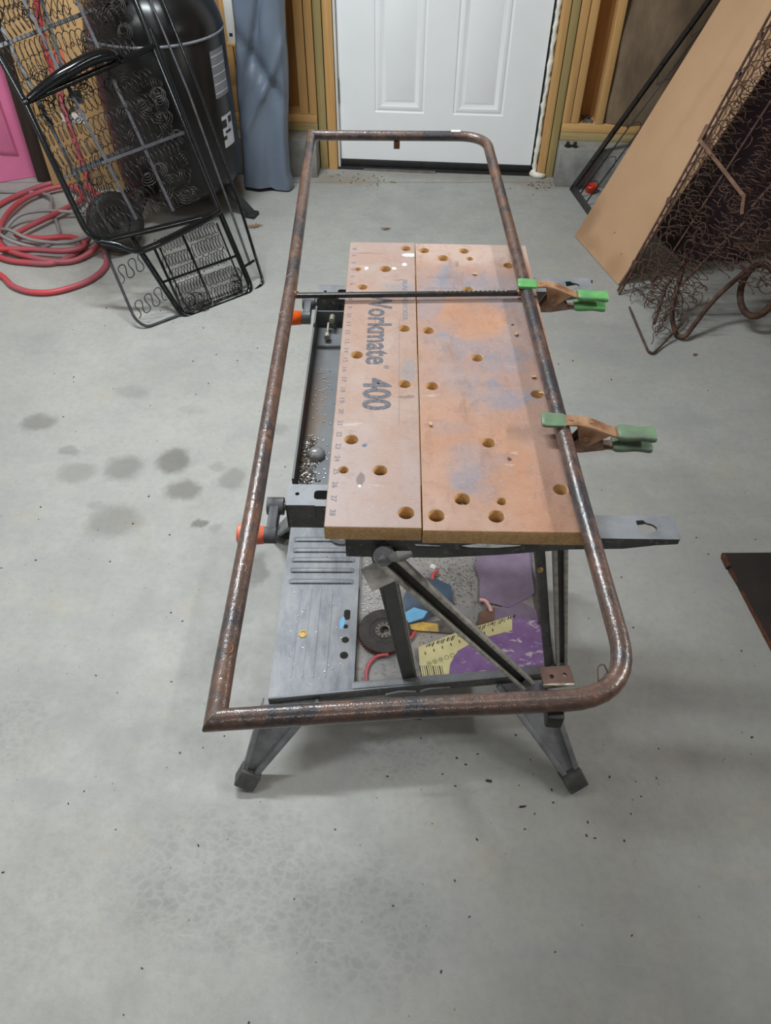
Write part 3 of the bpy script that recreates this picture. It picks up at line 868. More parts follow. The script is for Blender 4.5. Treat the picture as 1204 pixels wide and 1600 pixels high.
pv.tube([(-.084, -.014, .803), (-.074, -.02, .814), (-.058, -.018, .818)], [.006, .009, .004], 8, flat=.5)
pv.build('pivot_bolt', M['steel_grey'], bench)
MB().bar((-.118, -.004, .742), (-.086, .0, .762), .034, .0015, (0, -.7, .7)).build('stop_tab', M['worn_edge'], bench)
MB().lathe([(0, 0), (.005, 0), (.004, .004), (0, .005)], (.141, .079, .668), Matrix.Rotation(PI / 2, 3, 'X'), 10).build('rivet', M['yellow'], bench)

# ------------------------------------------------------------------ odds and ends lying in the tray
BM = Matrix.Translation((0.049, 0.633, 0)) @ Matrix.Rotation(math.radians(3.5), 4, 'Z')
ZT = .1795


def on_tray(name, label, cat, x, y, z, rz_=0.0):
    p = BM @ Vector((x, y, z))
    return thing(name, label, cat, p, math.radians(3.5) + rz_)


d_ = on_tray('flap_disc', 'round black flap disc with red edge lying in the tray', 'sanding disc', -.095, .283, ZT)
MB().lathe([(.011, .012), (.018, .012), (.030, .009), (.034, .0125), (.055, .0125), (.0565, .011), (.034, .0075), (.011, .008), (.011, .012)], seg=48).build('backing_plate', M['disc'], d_)
fl = MB()
for i in range(48):
    a = i * 2 * PI / 48
    fl.box((.046 * math.cos(a), .046 * math.sin(a), .0055), (.024, .0075, .0022), Matrix.Rotation(a, 3, 'Z') @ Matrix.Rotation(.5, 3, 'X'))
o = fl.build('flaps', M['flap'], d_)
hb = MB().lathe([(.0105, .008), (.0105, .0135), (.013, .0145), (.019, .0145), (.0205, .013), (.0205, .009)], seg=30)
hb.build('hub_ring', M['hub'], d_)
sd = MB()
for i in range(12):
    a = i * 2 * PI / 12
    sd.box((.0165 * math.cos(a), .0165 * math.sin(a), .0148), (.004, .003, .0012), Matrix.Rotation(a, 3, 'Z'))
sd.build('hub_dimples', M['disc'], d_)


def sheet(name, label, cat, pts, z, th, mat, curl=0.0):
    cx = sum(p[0] for p in pts) / len(pts); cy = sum(p[1] for p in pts) / len(pts)
    me = flat([(x - cx, y - cy) for x, y in pts], [], th)
    o = MB().addmesh(me).build(name, mat, None, 0.5)
    p = BM @ Vector((cx, cy, z)); o.location = p; o.rotation_euler = (curl, 0, math.radians(3.5))
    return tag(o, label, cat), cx, cy


pu, pcx, pcy = sheet('cardboard_sleeve', 'scuffed purple cardboard sleeve with cream printed band, nearest in the tray', 'cardboard', [(-.022, .245), (-.019, .18), (-.012, .158), (.1, .168), (.252, .186), (.247, .3), (.236, .322), (.187, .331), (.06, .283)], ZT + .006, .0015, M['purple'])
pts = [(-.022, .245), (-.019, .18), (-.012, .158), (.038, .163), (.044, .205), (.062, .238), (.11, .268), (.183, .292), (.187, .331), (.06, .283)]
me = flat([(x - pcx, y - pcy) for x, y in pts], [], .0003); me.transform(Matrix.Translation((0, 0, .0010)))
band = MB().addmesh(me).build('cream_band', M['cream'], pu, 0)
pr = MB()
dx, dy = .209, .086; Ln = math.hypot(dx, dy); ux, uy = dx / Ln, dy / Ln
for i in range(44):          # short dark bars along the upper edge of the band
    if i % 5 == 4:
        continue
    f = .02 + i * .0049 + random.uniform(-.0007, .0007); hgt = random.choice((.008, .011, .013))
    x = -.022 + ux * f; y = .247 + uy * f - .002 - hgt * .5
    pr.bar((x - pcx + uy * -hgt / 2, y - pcy + ux * -hgt / 2, .0013), (x - pcx + uy * hgt / 2 * -1 + uy * hgt, y - pcy + hgt / 2, .0013), random.choice((.0012, .0018, .0026)), .0002)
for i in range(9):           # small dotted row
    f = .012 + i * .02
    x = -.018 + ux * f; y = .222 + uy * f
    pr.bar((x - pcx, y - pcy, .0013), (x - pcx - .001, y - pcy + .007, .0013), .0022, .0002)
for i in range(11):          # long bars of the striped corner
    x = -.014 + i * .0046
    pr.bar((x - pcx, .16 - pcy, .0013), (x - pcx - .006, .2 - pcy, .0013), .0012 + .0012 * (i % 3 == 0), .0002)
for i in range(5):           # row of round marks
    x = .0 + i * .0125; y = .205 + i * .0052
    pr.tube([(x - pcx + .0045 * math.cos(a), y - pcy + .0045 * math.sin(a), .0013) for a in [k * 2 * PI / 16 for k in range(16)]], .0005, 4, True)
    if i < 3:
        pr.box((x - pcx, y - pcy, .0013), (.003, .0022, .0002))
pr.build('printed_marks', M['ink_black'], pu, 0)

sheet('cardboard_scrap', 'dusty purple cardboard piece at the back of the tray, under the bench', 'cardboard', [(.118, .372), (.122, .43), (.114, .47), (.125, .51), (.25, .525), (.245, .395), (.225, .38), (.18, .353), (.16, .36)], ZT + .004, .0015, M['dustpurple'])
sheet('wood_scrap', 'brown and purple scrap between the two purple cardboard pieces', 'scrap', [(.11, .31), (.13, .352), (.165, .355), (.2, .381), (.25, .343), (.248, .318), (.22, .306), (.15, .288)], ZT + .0025, .002, M['dustpurple'])
sheet('veneer_strip', 'small brown veneer strip tucked beside the purple scrap', 'scrap', [(.105, .285), (.118, .342), (.15, .352), (.145, .3)], ZT + .0045, .001, M['brown'])
bl_, bx, by = sheet('plastic_flap', 'dark blue plastic flap with pale streaks in the tray', 'plastic sheet', [(-.055, .37), (-.04, .405), (-.015, .425), (.02, .425), (.055, .405), (.058, .35), (.03, .335), (-.005, .315), (-.045, .303)], ZT + .012, .002, M['bluescrap'], .05)
me = flat([(-.052 - bx, .33 - by), (-.03 - bx, .345 - by), (.0 - bx, .335 - by), (-.01 - bx, .318 - by), (-.045 - bx, .304 - by)], [], .0003); me.transform(Matrix.Translation((0, 0, .0012)))
MB().addmesh(me).build('blue_streak', M['bluetape'], bl_, 0)
kn = on_tray('utility_blade', 'yellow tipped scraper blade beside the blue plastic flap', 'blade', .0, .3, ZT + .004, .1)
me = flat([(-.01, -.012), (.05, -.022), (.058, -.006), (.03, .014), (-.012, .01)], [], .0015); MB().addmesh(me).build('blade', M['hub'], kn, 0)
me = flat([(-.045, -.004), (-.01, -.012), (.022, -.016), (.022, .004), (-.012, .012), (-.042, .007)], [], .004); MB().addmesh(me).build('blade_grip', M['yellow'], kn, 0)
# red wires
def wire(name, label, pts, r, mat, cat='wire'):
    P = [BM @ Vector(p) for p in pts]; c = P[0].copy()
    o = MB().tube(catmull([p - c for p in P], 6), r, 8).build(name, M[mat], None, 2.0)
    o.location = c
    return tag(o, label, cat)
wire('red_wire', 'red wire curling out from under the flap disc', [(-.085, .225, ZT + .008), (-.108, .222, ZT + .006), (-.124, .207, ZT + .005), (-.131, .185, ZT + .005), (-.13, .16, ZT + .005)], .0038, 'hose')
wire('red_wire', 'short red wire end by the yellow blade tip', [(-.052, .262, ZT + .005), (-.04, .266, ZT + .007), (-.028, .285, ZT + .006)], .0035, 'hose')
wire('red_wire', 'stub of red wire behind the blue plastic flap', [(.012, .42, ZT + .014), (.015, .438, ZT + .012), (.026, .452, ZT + .008)], .0045, 'hose')
wire('pink_scrap', 'pale pink curled scrap by the purple cardboard', [(.118, .37, ZT + .008), (.13, .366, ZT + .01), (.138, .352, ZT + .008), (.141, .34, ZT + .007)], .0045, 'pinkpale', 'scrap')
o = MB().hull([(-.008, 0, 0), (.004, -.006, 0), (.01, .004, 0), (0, .01, 0), (-.004, .006, .005), (.004, 0, .006)]).build('white_plug', M['white'])
o.location = BM @ Vector((.016, .468, ZT + .001)); tag(o, 'white plastic plug above the red wire stub', 'plug')
bc = MB()
for x, y in ((.118, .43), (.133, .315), (.139, .275), (.062, .62), (-.03, .2)):
    bc.box((x, y, H + .002), (.004, .0065, .003), Matrix.Rotation(random.random() * 3, 3, 'Z'))
o = bc.build('wood_chips', M['hardboard'], bench, 0); o['kind'] = 'stuff'
gr = MB()
for i in range(900):
    x = random.uniform(-.148, .12); y = random.uniform(.2, .52)
    if random.random() < .55:
        x = random.gauss(.07, .035) if random.random() < .6 else random.gauss(-.125, .012); y = random.gauss(.43, .04) if x > -.05 else random.uniform(.3, .5)
    if not (-.15 < x < .12 and .18 < y < .58):
        continue
    s_ = random.uniform(.0006, .0022)
    gr.box((x, y, ZT + .001), (s_ * 1.6, s_, s_), Matrix.Rotation(random.random() * 3, 3, 'Z'))
o = gr.build('tray_grit', M['chip'], bench, 0); o['kind'] = 'stuff'
gr = MB()
for i in range(60):
    s_ = random.uniform(.0006, .0016)
    gr.box((random.uniform(-.31, -.17), random.uniform(.14, .5), ZB + .001), (s_ * 1.6, s_, s_), Matrix.Rotation(random.random() * 3, 3, 'Z'))
o = gr.build('step_grit', M['chip'], bench, 0); o['kind'] = 'stuff'
lens = MB().lathe([(.0135, 0), (.0135, .003), (.0115, .006), (.006, .009), (0, .0095)], seg=28).build('clear_dome', M['clear'])
lens.location = BM @ Vector((-.2, .205, .781)); tag(lens, 'clear domed plastic cap on the side shelf of the bench', 'dome')

# ------------------------------------------------------------------ rusty tube frame lying on the bench
FL = Vector((-0.193, 0.349, H)); ZF = .0112
fr = thing('tube_frame', 'rusty steel tube frame with one rounded side, clamped on top of the workbench', 'frame', FL)
f3 = lambda x, y, z=ZF: (x - FL.x, y - FL.y, z)
CNR = Vector(f3(-.1945, .3455)); dA = (Vector(f3(-.2, .42)) - CNR).normalized(); dB = (Vector(f3(.001, .3745)) - CNR).normalized()
def mitre(mb, keep):
    nn = (dA - dB).normalized() * keep
    near = lambda el: all((v_.co - CNR).length < .3 for v_ in el.verts)
    gm = [v_ for v_ in mb.bm.verts if (v_.co - CNR).length < .3] + [e_ for e_ in mb.bm.edges if near(e_)] + [f_ for f_ in mb.bm.faces if near(f_)]
    bmesh.ops.bisect_plane(mb.bm, geom=gm, plane_co=CNR, plane_no=nn, clear_inner=True)
    return mb
mitre(MB().tube([CNR - dA * .03, f3(-.2, .42), f3(-.2135, .654), f3(-.252, 1.187), f3(-.3105, 1.850)], .0113, 18), 1).build('left_rail', M['rust'], fr, 1.2)
pts = fillet([CNR - dB * .03, f3(.001, .3745), f3(.2335, .404), f3(.206, .676), f3(.162, 1.179), f3(.1015, 1.874), f3(-.312, 1.843)], [0, 0, .075, 0, 0, .07, 0], 9)
mitre(MB().tube(pts, .0113, 18), -1).build('bent_rail', M['rust'], fr, 1.2)
MB().box(Vector(f3(-.038, 1.163, .0108)), (.40, .008, .008), Matrix.Rotation(.104, 3, 'Z'), .0012).build('cross_bar', M['bar_black'], fr)
kn_ = MB()
for i in range(16):
    kn_.box(Vector(f3(.005 + i * .008, 1.1695 + i * .0008, .0150)), (.0035, .004, .0012), Matrix.Rotation(.5, 3, 'Z'))
kn_.build('bar_knurl', M['galv'], fr)
for i, (x, y) in enumerate(((-.279, 1.49), (-.260, 1.292), (-.2535, 1.185), (-.246, 1.068), (-.2335, .920), (-.2225, .772), (-.2125, .634), (-.206, .534), (-.1985, .424))):
    mb = MB()
    mb.tube([Vector(f3(x + .0065 * math.cos(a), y + .007 * math.sin(a), ZF + .0103 - .002 * abs(math.cos(a)))) for a in [k * 2 * PI / 12 for k in range(12)]], .0014, 6, True)
    mb.build('weld_bead', M['weld'], fr, 2.0)
for x, y in ((-.239, 1.1445), (.15, 1.184)):
    MB().lathe([(0, -.006), (.006, -.004), (.008, 0), (.006, .005), (0, .007)], f3(x, y, .011), seg=12).build('weld_blob', M['weld'], fr, 2)
# drilled bracket plate near the rounded corner
me = flat([(-.0165, -.0115), (.0165, -.0095), (.0155, .013), (-.0165, .013)], [circle(-.006, .001, .0026, 10), circle(.008, .002, .0026, 10)], .003)
me.transform(Matrix.Translation(f3(.1535, .4185, .016)) @ Matrix.Rotation(.14, 4, 'Z'))
MB().addmesh(me).build('bracket_plate', M['rust_dark'], fr, 0)
MB().tube([f3(.138, .4075, .0175), f3(.17, .411, .0175)], .0018, 6).build('weld_bead', M['galv'], fr, 2)
MB().box(f3(.151, .385, -.006), (.018, .016, .022), None, .003).build('tube_plug', M['rubber'], fr)
MB().box(f3(.006, .3765, -.004), (.016, .006, .018), None, .001).build('tab', M['rust_dark'], fr)
MB().box(f3(-.108, 1.853, -.008), (.014, .008, .016), None, .001).build('tab', M['weld'], fr)
MB().box(f3(.030, 1.868, .0225), (.022, .010, .002), Matrix.Rotation(.07, 3, 'Z')).build('tape_scrap', M['white'], fr)
MB().tube(catmull([f3(.196, .417, .016), f3(.195, .429, .024), f3(.202, .433, .024), f3(.208, .427, .014)], 4), .0008, 5).build('wire_end', M['rust_dark'], fr, 2)

# ------------------------------------------------------------------ spring clamps (local: x along the jaws, z up)
def spring_clamp(x, y, label, metal, green, rz_=0.0, s_=1.0):
    p = BM @ Vector((x, y, H))
    o = thing('spring_clamp', label, 'clamp', p, math.radians(3.5) + rz_, 'spring clamps holding the tube frame')
    hw = .0115
    up = [(-.018, .0255), (.015, .0258), (.036, .0265), (.056, .021), (.076, .012), (.092, .007), (.148, .0065)]
    lo = [(.0, -.0275), (.03, -.028), (.055, -.022), (.075, -.018), (.148, -.0165)]
    def strap(pts, th, w_, ):
        mb = MB(); prev = None
        P = [Vector((a, 0, b)) for a, b in pts]
        P = fillet(P, .022, 4)
        n = len(P)
        for i, q in enumerate(P):
            tg = (P[min(i + 1, n - 1)] - P[max(i - 1, 0)]).normalized(); nn = Vector((-tg.z, 0, tg.x))
            r = [mb.bm.verts.new(q + nn * a * th / 2 + Vector((0, b * w_, 0))) for a, b in ((-1, -1), (1, -1), (1, 1), (-1, 1))]
            if prev:
                for k in range(4):
                    mb.bm.faces.new((prev[k], prev[(k + 1) % 4], r[(k + 1) % 4], r[k]))
            else:
                mb.bm.faces.new(r[::-1])
            prev = r
        mb.bm.faces.new(prev)
        return mb
    a = strap(up, .0025, hw)
    # cheeks of the upper arm that carry the pivot
    for sg in (-1, 1):
        me = flat([(.030, .0262), (.044, .0245), (.060, .0185), (.080, .009), (.062, -.004), (.052, -.012), (.040, -.010), (.036, .004)], [], .0018)
        me.transform(Matrix.Translation((0, sg * hw, 0)) @ Matrix.Rotation(PI / 2, 4, 'X')); a.addmesh(me)
    a.build('upper_arm', metal, o)
    b = strap(lo, .0025, hw * .86)
    for sg in (-1, 1):
        me = flat([(.014, -.0285), (.045, -.027), (.08, -.0195), (.074, -.008), (.056, .004), (.044, .008), (.036, .002), (.026, -.016)], [], .0018)
        me.transform(Matrix.Translation((0, sg * hw * .86, 0)) @ Matrix.Rotation(PI / 2, 4, 'X')); b.addmesh(me)
    b.build('lower_arm', M['clamp_grey'], o)
    MB().tube([(.047, -hw - .003, -.001), (.047, hw + .003, -.001)], .006, 16).tube([(.047, -hw - .0045, -.001), (.047, hw + .0045, -.001)], .0032, 12).build('pivot_pin', M['clamp_grey'], o)
    for rx_ in (.022, .052):
        MB().tube([(rx_, 0, .0262 if rx_ < .04 else .0225), (rx_, 0, .0292 if rx_ < .04 else .0255)], .0028, 10).build('rivet', metal, o)
    sp_ = MB()
    sp_.tube([(.047 + .0095 * math.cos(k * .7), -hw * .7 + k * .0003, -.001 + .0095 * math.sin(k * .7)) for k in range(54)], .0011, 5)
    sp_.tube([(.055, 0, -.004), (.082, .001, .0)], .0011, 5); sp_.build('torsion_spring', M['steel_grey'], o)
    def sleeve(x0, x1, zc, hh_, name='sleeve', wave=True):
        mb = MB(); n = 12; prev = None
        for i in range(n + 1):
            f = i / n; xx = x0 + (x1 - x0) * f
            k = 1.0 + (.09 * math.sin(f * 7 + .4) if wave else .03 * math.sin(f * 5))
            if i in (0, n):
                k *= .86
            r = [mb.bm.verts.new((xx, yy * k * (hw + .003), zc + zz * hh_ * k)) for yy, zz in ((-1, -.6), (-.8, -1), (.8, -1), (1, -.6), (1, .6), (.8, 1), (-.8, 1), (-1, .6))]
            if prev:
                for q in range(8):
                    mb.bm.faces.new((prev[q], prev[(q + 1) % 8], r[(q + 1) % 8], r[q]))
            else:
                mb.bm.faces.new(r[::-1])
            prev = r
        mb.bm.faces.new(prev)
        return mb.build(name, green, o, 1.0)
    sleeve(-.022, .013, .0255, .0035, 'jaw_tip', False)
    sleeve(-.002, .024, -.0275, .0035, 'jaw_tip', False)
    sleeve(.094, .150, .0065, .0052, 'handle_grip'); sleeve(.090, .149, -.0145, .0052, 'handle_grip')
    o.scale = (s_, s_, s_)
    return o


spring_clamp(.146, .186, 'spring clamp with dull green grips on the near part of the right rail', M['clamp_rust'], M['green_dull'], -.05, .95)
spring_clamp(.151, .552, 'spring clamp with bright green grips at the far cross bar', M['clamp_rust'], M['green'], -.07, .92)

# ------------------------------------------------------------------ coil spring meshes shared by the two spring frames
def helix(L, r, pitch_, wr, seg=9, name='coil_spring', mat=None, jit=0.0):
    n = int(L / pitch_ * seg)
    mb = MB()
    mb.tube([(i / n * L, (r * (1 + jit * math.sin(i * .37))) * math.cos(i * 2 * PI / seg), r * .8 * math.sin(i * 2 * PI / seg)) for i in range(n + 1)], wr, 4, caps=False)
    me_o = mb.build(name, mat, None, 3.0, False)
    me = me_o.data; bpy.data.objects.remove(me_o)
    return me


def place(name, me, parent, loc, rot):
    o = link(name, me, parent); o.location = loc; o.rotation_euler = rot
    return o


# ------------------------------------------------------------------ black folded spring cot, left (local: s across, t up the lean, n towards the viewer)
CA = Vector((-0.904, 2.336, 0.010))
cm = plane_frame(CA, (.736, .677, 0), (-.398, .433, .809))
cot = thing('spring_cot', 'glossy black folded cot frame full of coil springs, leaning on the air tank', 'cot', mat=cm)
cot['label'] = 'glossy black spring cot frame, leaning on the black tank at left'
c3 = lambda s_, t_, n_=0.0: (s_, t_, n_)
MB().tube(fillet([c3(-.245, 1.45), c3(-.196, .80), c3(-.198, .335), c3(.29, .303), c3(.296, .60), c3(.316, 1.45)], [0, 0, .075, .02, 0, 0], 8), .0105, 14).build('main_tube', M['cot_black'], cot, 1.2)
MB().tube(fillet([c3(-.05, .33, -.03), c3(-.043, .28, -.03), c3(.004, -.001, -.03), c3(.302, -.001, -.03), c3(.303, .33, -.03), c3(.33, .95, -.03)], [0, 0, .05, .05, 0, 0], 8), .0105, 14).build('lower_tube', M['cot_black'], cot, 1.2)
MB().tube(fillet([c3(-.155, .31, -.035), c3(-.165, .06, -.035), c3(-.14, .02, -.035), c3(.0, .02, -.035), c3(.25, .0, -.035)], .03, 5), .0052, 10).build('outer_rod', M['cot_strip'], cot, 1.2)
MB().tube(fillet([c3(.31, .005, -.035), c3(.36, .02, -.035), c3(.385, .3, -.02), c3(.402, .72, .0), c3(.396, 1.35, .03)], .035, 6), .0058, 10).build('outer_rod', M['cot_black'], cot, 1.2)
MB().tube([c3(.305, .10, -.035), c3(.36, .11, -.035)], .005, 8).build('rod_tie', M['cot_black'], cot, 1.2)
MB().tube([c3(.34, .10, -.04), c3(.365, .72, -.01), c3(.352, 1.3, .02)], .005, 8).build('outer_rod', M['cot_strip'], cot, 1.2)
MB().tube([c3(-.205, .80, .005), c3(.305, .885, .005)], .0105, 12).build('cross_tube', M['cot_black'], cot, 1.2)
MB().tube(catmull([c3(-.184, .804, .014), c3(-.12, .825, .032), c3(-.045, .845, .05), c3(.05, .868, .055), c3(.115, .872, .052), c3(.145, .872, .035), c3(.165, .862, .012)], 5), [.013 + .009 * math.sin(min(i / 30, 1) * PI) for i in range(31)], 12).build('arm_rest', M['cot_black'], cot, 1.2)
MB().tube(fillet([c3(-.165, .333, .008), c3(-.13, .308, .03), c3(-.075, .258, .045), c3(.0, .262, .045), c3(.235, .297, .02), c3(.285, .31, .005)], .035, 6), .0115, 12).build('link_tube', M['cot_black'], cot, 1.2)
for pts in ([c3(-.060, 1.2, -.012), c3(-.021, .519, -.012), c3(-.012, .37, -.012)], [c3(.112, 1.2, -.012), c3(.126, .428, -.012), c3(.128, .36, -.012)], [c3(-.196, .56, -.008), c3(.294, .60, -.008)]):
    mb = MB()
    for a, b in zip(pts, pts[1:]):
        mb.bar(a, b, .011, .003, (0, 0, 1))
    mb.build('flat_strip', M['cot_strip'], cot)
for a, b in ((c3(-.21, .99, -.05), c3(.3, 1.07, -.05)), (c3(.03, 1.2, -.05), c3(-.03, .8, -.05)), (c3(-.13, .58, -.05), c3(.1, .61, -.05)), (c3(-.15, 1.1, -.05), c3(-.13, .5, -.05)), (c3(-.12, .5, -.05), c3(-.1, .36, -.05))):
    MB().bar(a, b, .012, .006, (0, 0, 1)).build('back_strip', M['bar_black'], cot)
for a, b in ((c3(.010, .27, -.03), c3(.012, .01, -.03)), (c3(.130, .29, -.03), c3(.129, .005, -.03)), (c3(-.02, .146, -.03), c3(.3, .147, -.03)), (c3(.02, .035, -.03), c3(.285, .03, -.03))):
    MB().bar(a, b, .009, .004, (0, 0, 1)).build('lower_strip', M['cot_black'], cot)
MB().tube(fillet([c3(.03, .26, -.032), c3(.03, .02, -.032), c3(.27, .02, -.032), c3(.275, .28, -.032)], .03, 5), .0035, 8).build('inner_rod', M['cot_black'], cot, 1.2)
hx = [helix(.15, .028, .017, .0016, 10, 'coil_spring', M['spring'], .12), helix(.12, .025, .0125, .0015, 10, 'coil_spring', M['spring'], .1), helix(.15, .030, .023, .0016, 10, 'coil_spring', M['spring'], .22)]
k = 0
for r in range(15):
    tt = .365 + r * .054
    tilt = math.atan2(.05, .5)
    for ss in (-.188, -.045, .115):
        me = hx[2] if (ss == .115 and r % 3) else hx[(0, 2)[(k * 7 + r) % 2]]
        place('coil_spring', me, cot, (ss + random.uniform(-.006, .006), tt + (ss + .185) * .1 + random.uniform(-.008, .008), random.uniform(-.05, -.03)), (random.uniform(0, 6), random.uniform(-.25, .25), tilt + random.uniform(-.2, .2)))
        k += 1
for r in range(5):
    tt = .045 + r * .056
    for ss in (.012, .14):
        place('coil_spring', hx[1], cot, (ss + .008, tt + random.uniform(-.004, .004), -.035), (random.uniform(0, 6), 0, random.uniform(-.05, .05)))
def spiral(n=4, r=.03):
    mb = MB()
    mb.tube([((r - .0005 * i) * math.cos(i * .6), (r - .0005 * i) * math.sin(i * .6), .0007 * i) for i in range(n * 10)], .0015, 4, caps=False)
    o = mb.build('spring_knot', M['spring'], None, 3.0, False); me = o.data; bpy.data.objects.remove(o); return me
spm = spiral()
for s_, t_ in ((.06, .03), (.08, .05), (.25, .06), (.262, .085), (.24, .04), (.09, .02), (.05, .06)):
    place('spring_knot', spm, cot, (s_, t_, -.03), (random.uniform(-.5, .5), random.uniform(-.5, .5), random.random() * 6))
rn = random.Random(5)
for i in range(70):
    s_ = rn.uniform(-.17, .27); t_ = .38 + rn.random() * .74
    if s_ < .1 and t_ < .78 and rn.random() < .6:
        continue
    place('spring_knot', spm, cot, (s_, t_, -.035), (rn.uniform(-.9, .9), rn.uniform(-.9, .9), rn.random() * 6))
# serpentine springs at lower left
def serp(n, pitch_, amp):
    pts = []
    for i in range(n):
        sg = 1 if i % 2 else -1
        pts += [(i * pitch_, sg * amp, 0), ((i + 1) * pitch_, sg * amp, 0)]
    return fillet(pts, pitch_ * .5, 4)
for t0 in (.215, .085):
    P = []
    for i in range(73):
        u_ = i / 72 * 6 * PI
        x = .021 * u_ / PI + .0082 * math.sin(2 * u_); y = -.027 * math.cos(u_)
        P.append((-.150 + x, t0 + y + x * .22, -.035))
    MB().tube(P, .0021, 6).build('serpentine_spring', M['spring'], cot, 2)

# ------------------------------------------------------------------ rusty spring frame, right
RA = Vector((.71, 2.66, .004)); RW = Vector((.56, -.828, 0)); RU = Vector((.35, .237, .906))
rm = plane_frame(RA, RW, RU)
rust = thing('rusty_bedspring', 'rusty bed spring frame with ring springs, leaning over the tan hardboard sheet', 'bed frame', mat=rm)
toW = rm.inverted()
wl_ = lambda *p: toW @ Vector(p)
MB().tube([c3(0, .005), c3(-.004, .3), c3(-.012, .55), c3(-.028, .98), c3(-.06, 1.7)], .0045, 8).build('edge_rod', M['rust_dark'], rust, 1.2)
MB().tube([c3(.013, -.002), c3(.012, .3), c3(.006, .55), c3(-.008, .98), c3(-.04, 1.7)], .0045, 8).build('edge_rod', M['rust_dark'], rust, 1.2)
for t_ in (.12, .36, .58, .78, .9, 1.1):
    s0 = -.028 * t_
    MB().box(c3(s0 + .006, t_, 0), (.02, .022, .006), Matrix.Rotation(.3, 3, 'Z'), .001).build('rod_clip', M['rust_dark'], rust)
MB().bar(c3(-.022, .62), c3(-.005, .565, .02), .016, .005, (0, 0, 1)).bar(c3(-.008, .57, .02), c3(.275, .48, .045), .012, .005, (0, 0, 1)).bar(c3(.275, .485, .045), c3(.30, .43, .03), .012, .005, (0, 0, 1)).build('cross_strip', M['rust_strip'], rust)
MB().tube([c3(.318, .44), c3(.26, .26), c3(.22, .12)], .005, 8).build('brace_rod', M['rust_dark'], rust, 1.2)
MB().tube([c3(.30, .46), c3(.40, .9), c3(.46, 1.4)], .006, 8).build('brace_rod', M['rust_dark'], rust, 1.2)
MB().tube([c3(.12, .1), c3(.15, .8), c3(.16, 1.5)], .004, 8).build('brace_rod', M['rust_dark'], rust, 1.2)
ring_o = MB().tube([(.019 * math.cos(a), .027 * math.sin(a), .003 * math.sin(2 * a)) for a in [k_ * 2 * PI / 18 for k_ in range(17)]], .0021, 5).build('ring_spring', M['rust_dark'], None, 2)
ring = ring_o.data; bpy.data.objects.remove(ring_o)
arc_o = MB().tube([(.026 * math.cos(a), .026 * math.sin(a), .004 * a) for a in [k_ * PI / 12 for k_ in range(17)]], .0017, 5).build('wire_arc', M['rust_dark'], None, 2)
arc = arc_o.data; bpy.data.objects.remove(arc_o)
for i in range(24):
    t_ = .05 + i * .062
    place('ring_spring', ring, rust, (.032 - .028 * t_, t_, .002), (0, .2, -.25 + random.uniform(-.15, .15)))
    place('wire_arc', arc, rust, (.062 - .028 * t_, t_ + .02, 0), (0, 0, random.uniform(-.2, .5)))
    place('wire_arc', arc, rust, (.088 - .028 * t_, t_ + .01, 0), (.2, 0, random.uniform(-.2, .5)))
    place('wire_arc', arc, rust, (.098 - .028 * t_, t_ - .02, 0), (.2, 0, random.uniform(-.2, .5)))
rh = [helix(.5, .024, .026, .0015, 9, 'coil_spring', M['rust_dark'], .25), helix(.44, .027, .034, .0015, 9, 'coil_spring', M['rust_dark'], .3), helix(.2, .026, .028, .0015, 9, 'coil_spring', M['rust_dark'], .3)]
for i in range(20):
    s_ = .09 + i * .027
    t0 = .02 if s_ < .19 else (.10 if s_ < .28 else .26)
    if t0 < .2:
        place('coil_spring', rh[2], rust, (s_, t0 + random.uniform(.0, .03), random.uniform(-.01, .03)), (random.random() * 6, 0, PI / 2 - .06 + random.uniform(-.1, .1)))
    for q_ in (.24, .70):
        place('coil_spring', rh[(i + int(q_ * 10)) % 2], rust, (s_ - .02 * q_, q_ + random.uniform(.0, .06), random.uniform(-.02, .02)), (random.random() * 6, random.uniform(-.1, .1), PI / 2 - .06 + random.uniform(-.3, .3)))
rn = random.Random(11)
for i in range(200):
    s_ = rn.uniform(.09, .6); t_ = rn.uniform(.27 if s_ > .28 else .08, 1.0)
    place('wire_arc' if i % 2 else 'ring_spring', arc if i % 2 else ring, rust, (s_, t_, rn.uniform(-.02, .02)), (rn.uniform(-.8, .8), rn.uniform(-.8, .8), rn.random() * 6))
# lower leg loop standing on the floor
loop = [wl_(*p) for p in ((.905, 2.60, .20), (.86, 2.44, .06), (.878, 2.372, .012), (.905, 2.352, .014), (1.0, 2.46, .11), (1.10, 2.515, .20))]
MB().tube(fillet(loop, [0, .05, .03, .03, .06, 0], 5), .0085, 12).build('leg_loop', M['rust_dark'], rust, 1.2)
loop = [wl_(*p) for p in ((.93, 2.50, .20), (.908, 2.585, .205), (.84, 2.52, .12), (.80, 2.40, .035))]
MB().tube(fillet(loop, .03, 5), .006, 10).build('leg_rod', M['rust_dark'], rust, 1.2)
loop = [wl_(*p) for p in ((.735, 2.53, .02), (.748, 2.43, .012), (.765, 2.268, .008), (.78, 2.256, .008), (.822, 2.31, .012), (.90, 2.40, .05))]
MB().tube(fillet(loop, .02, 4), .0042, 8).build('leg_rod', M['rust_dark'], rust, 1.2)
for j in range(3):
    P = []
    for x, y, z in serp(8, .016, .022):
        P.append(wl_(.775 + x * .55 + j * .02, 2.30 + x * .95 + y * .55 + j * .035, .03 + x * .35 + y * .2 + j * .03))
    MB().tube(P, .0017, 5).build('serpentine_spring', M['rust_dark'], rust, 2)
for i in range(34):
    q = wl_(.775 + random.random() * .17, 2.36 + random.random() * .17, .03 + random.random() * .15)
    place('wire_arc', arc, rust, q, (random.uniform(-1, 1), random.uniform(-1, 1), random.random() * 6))
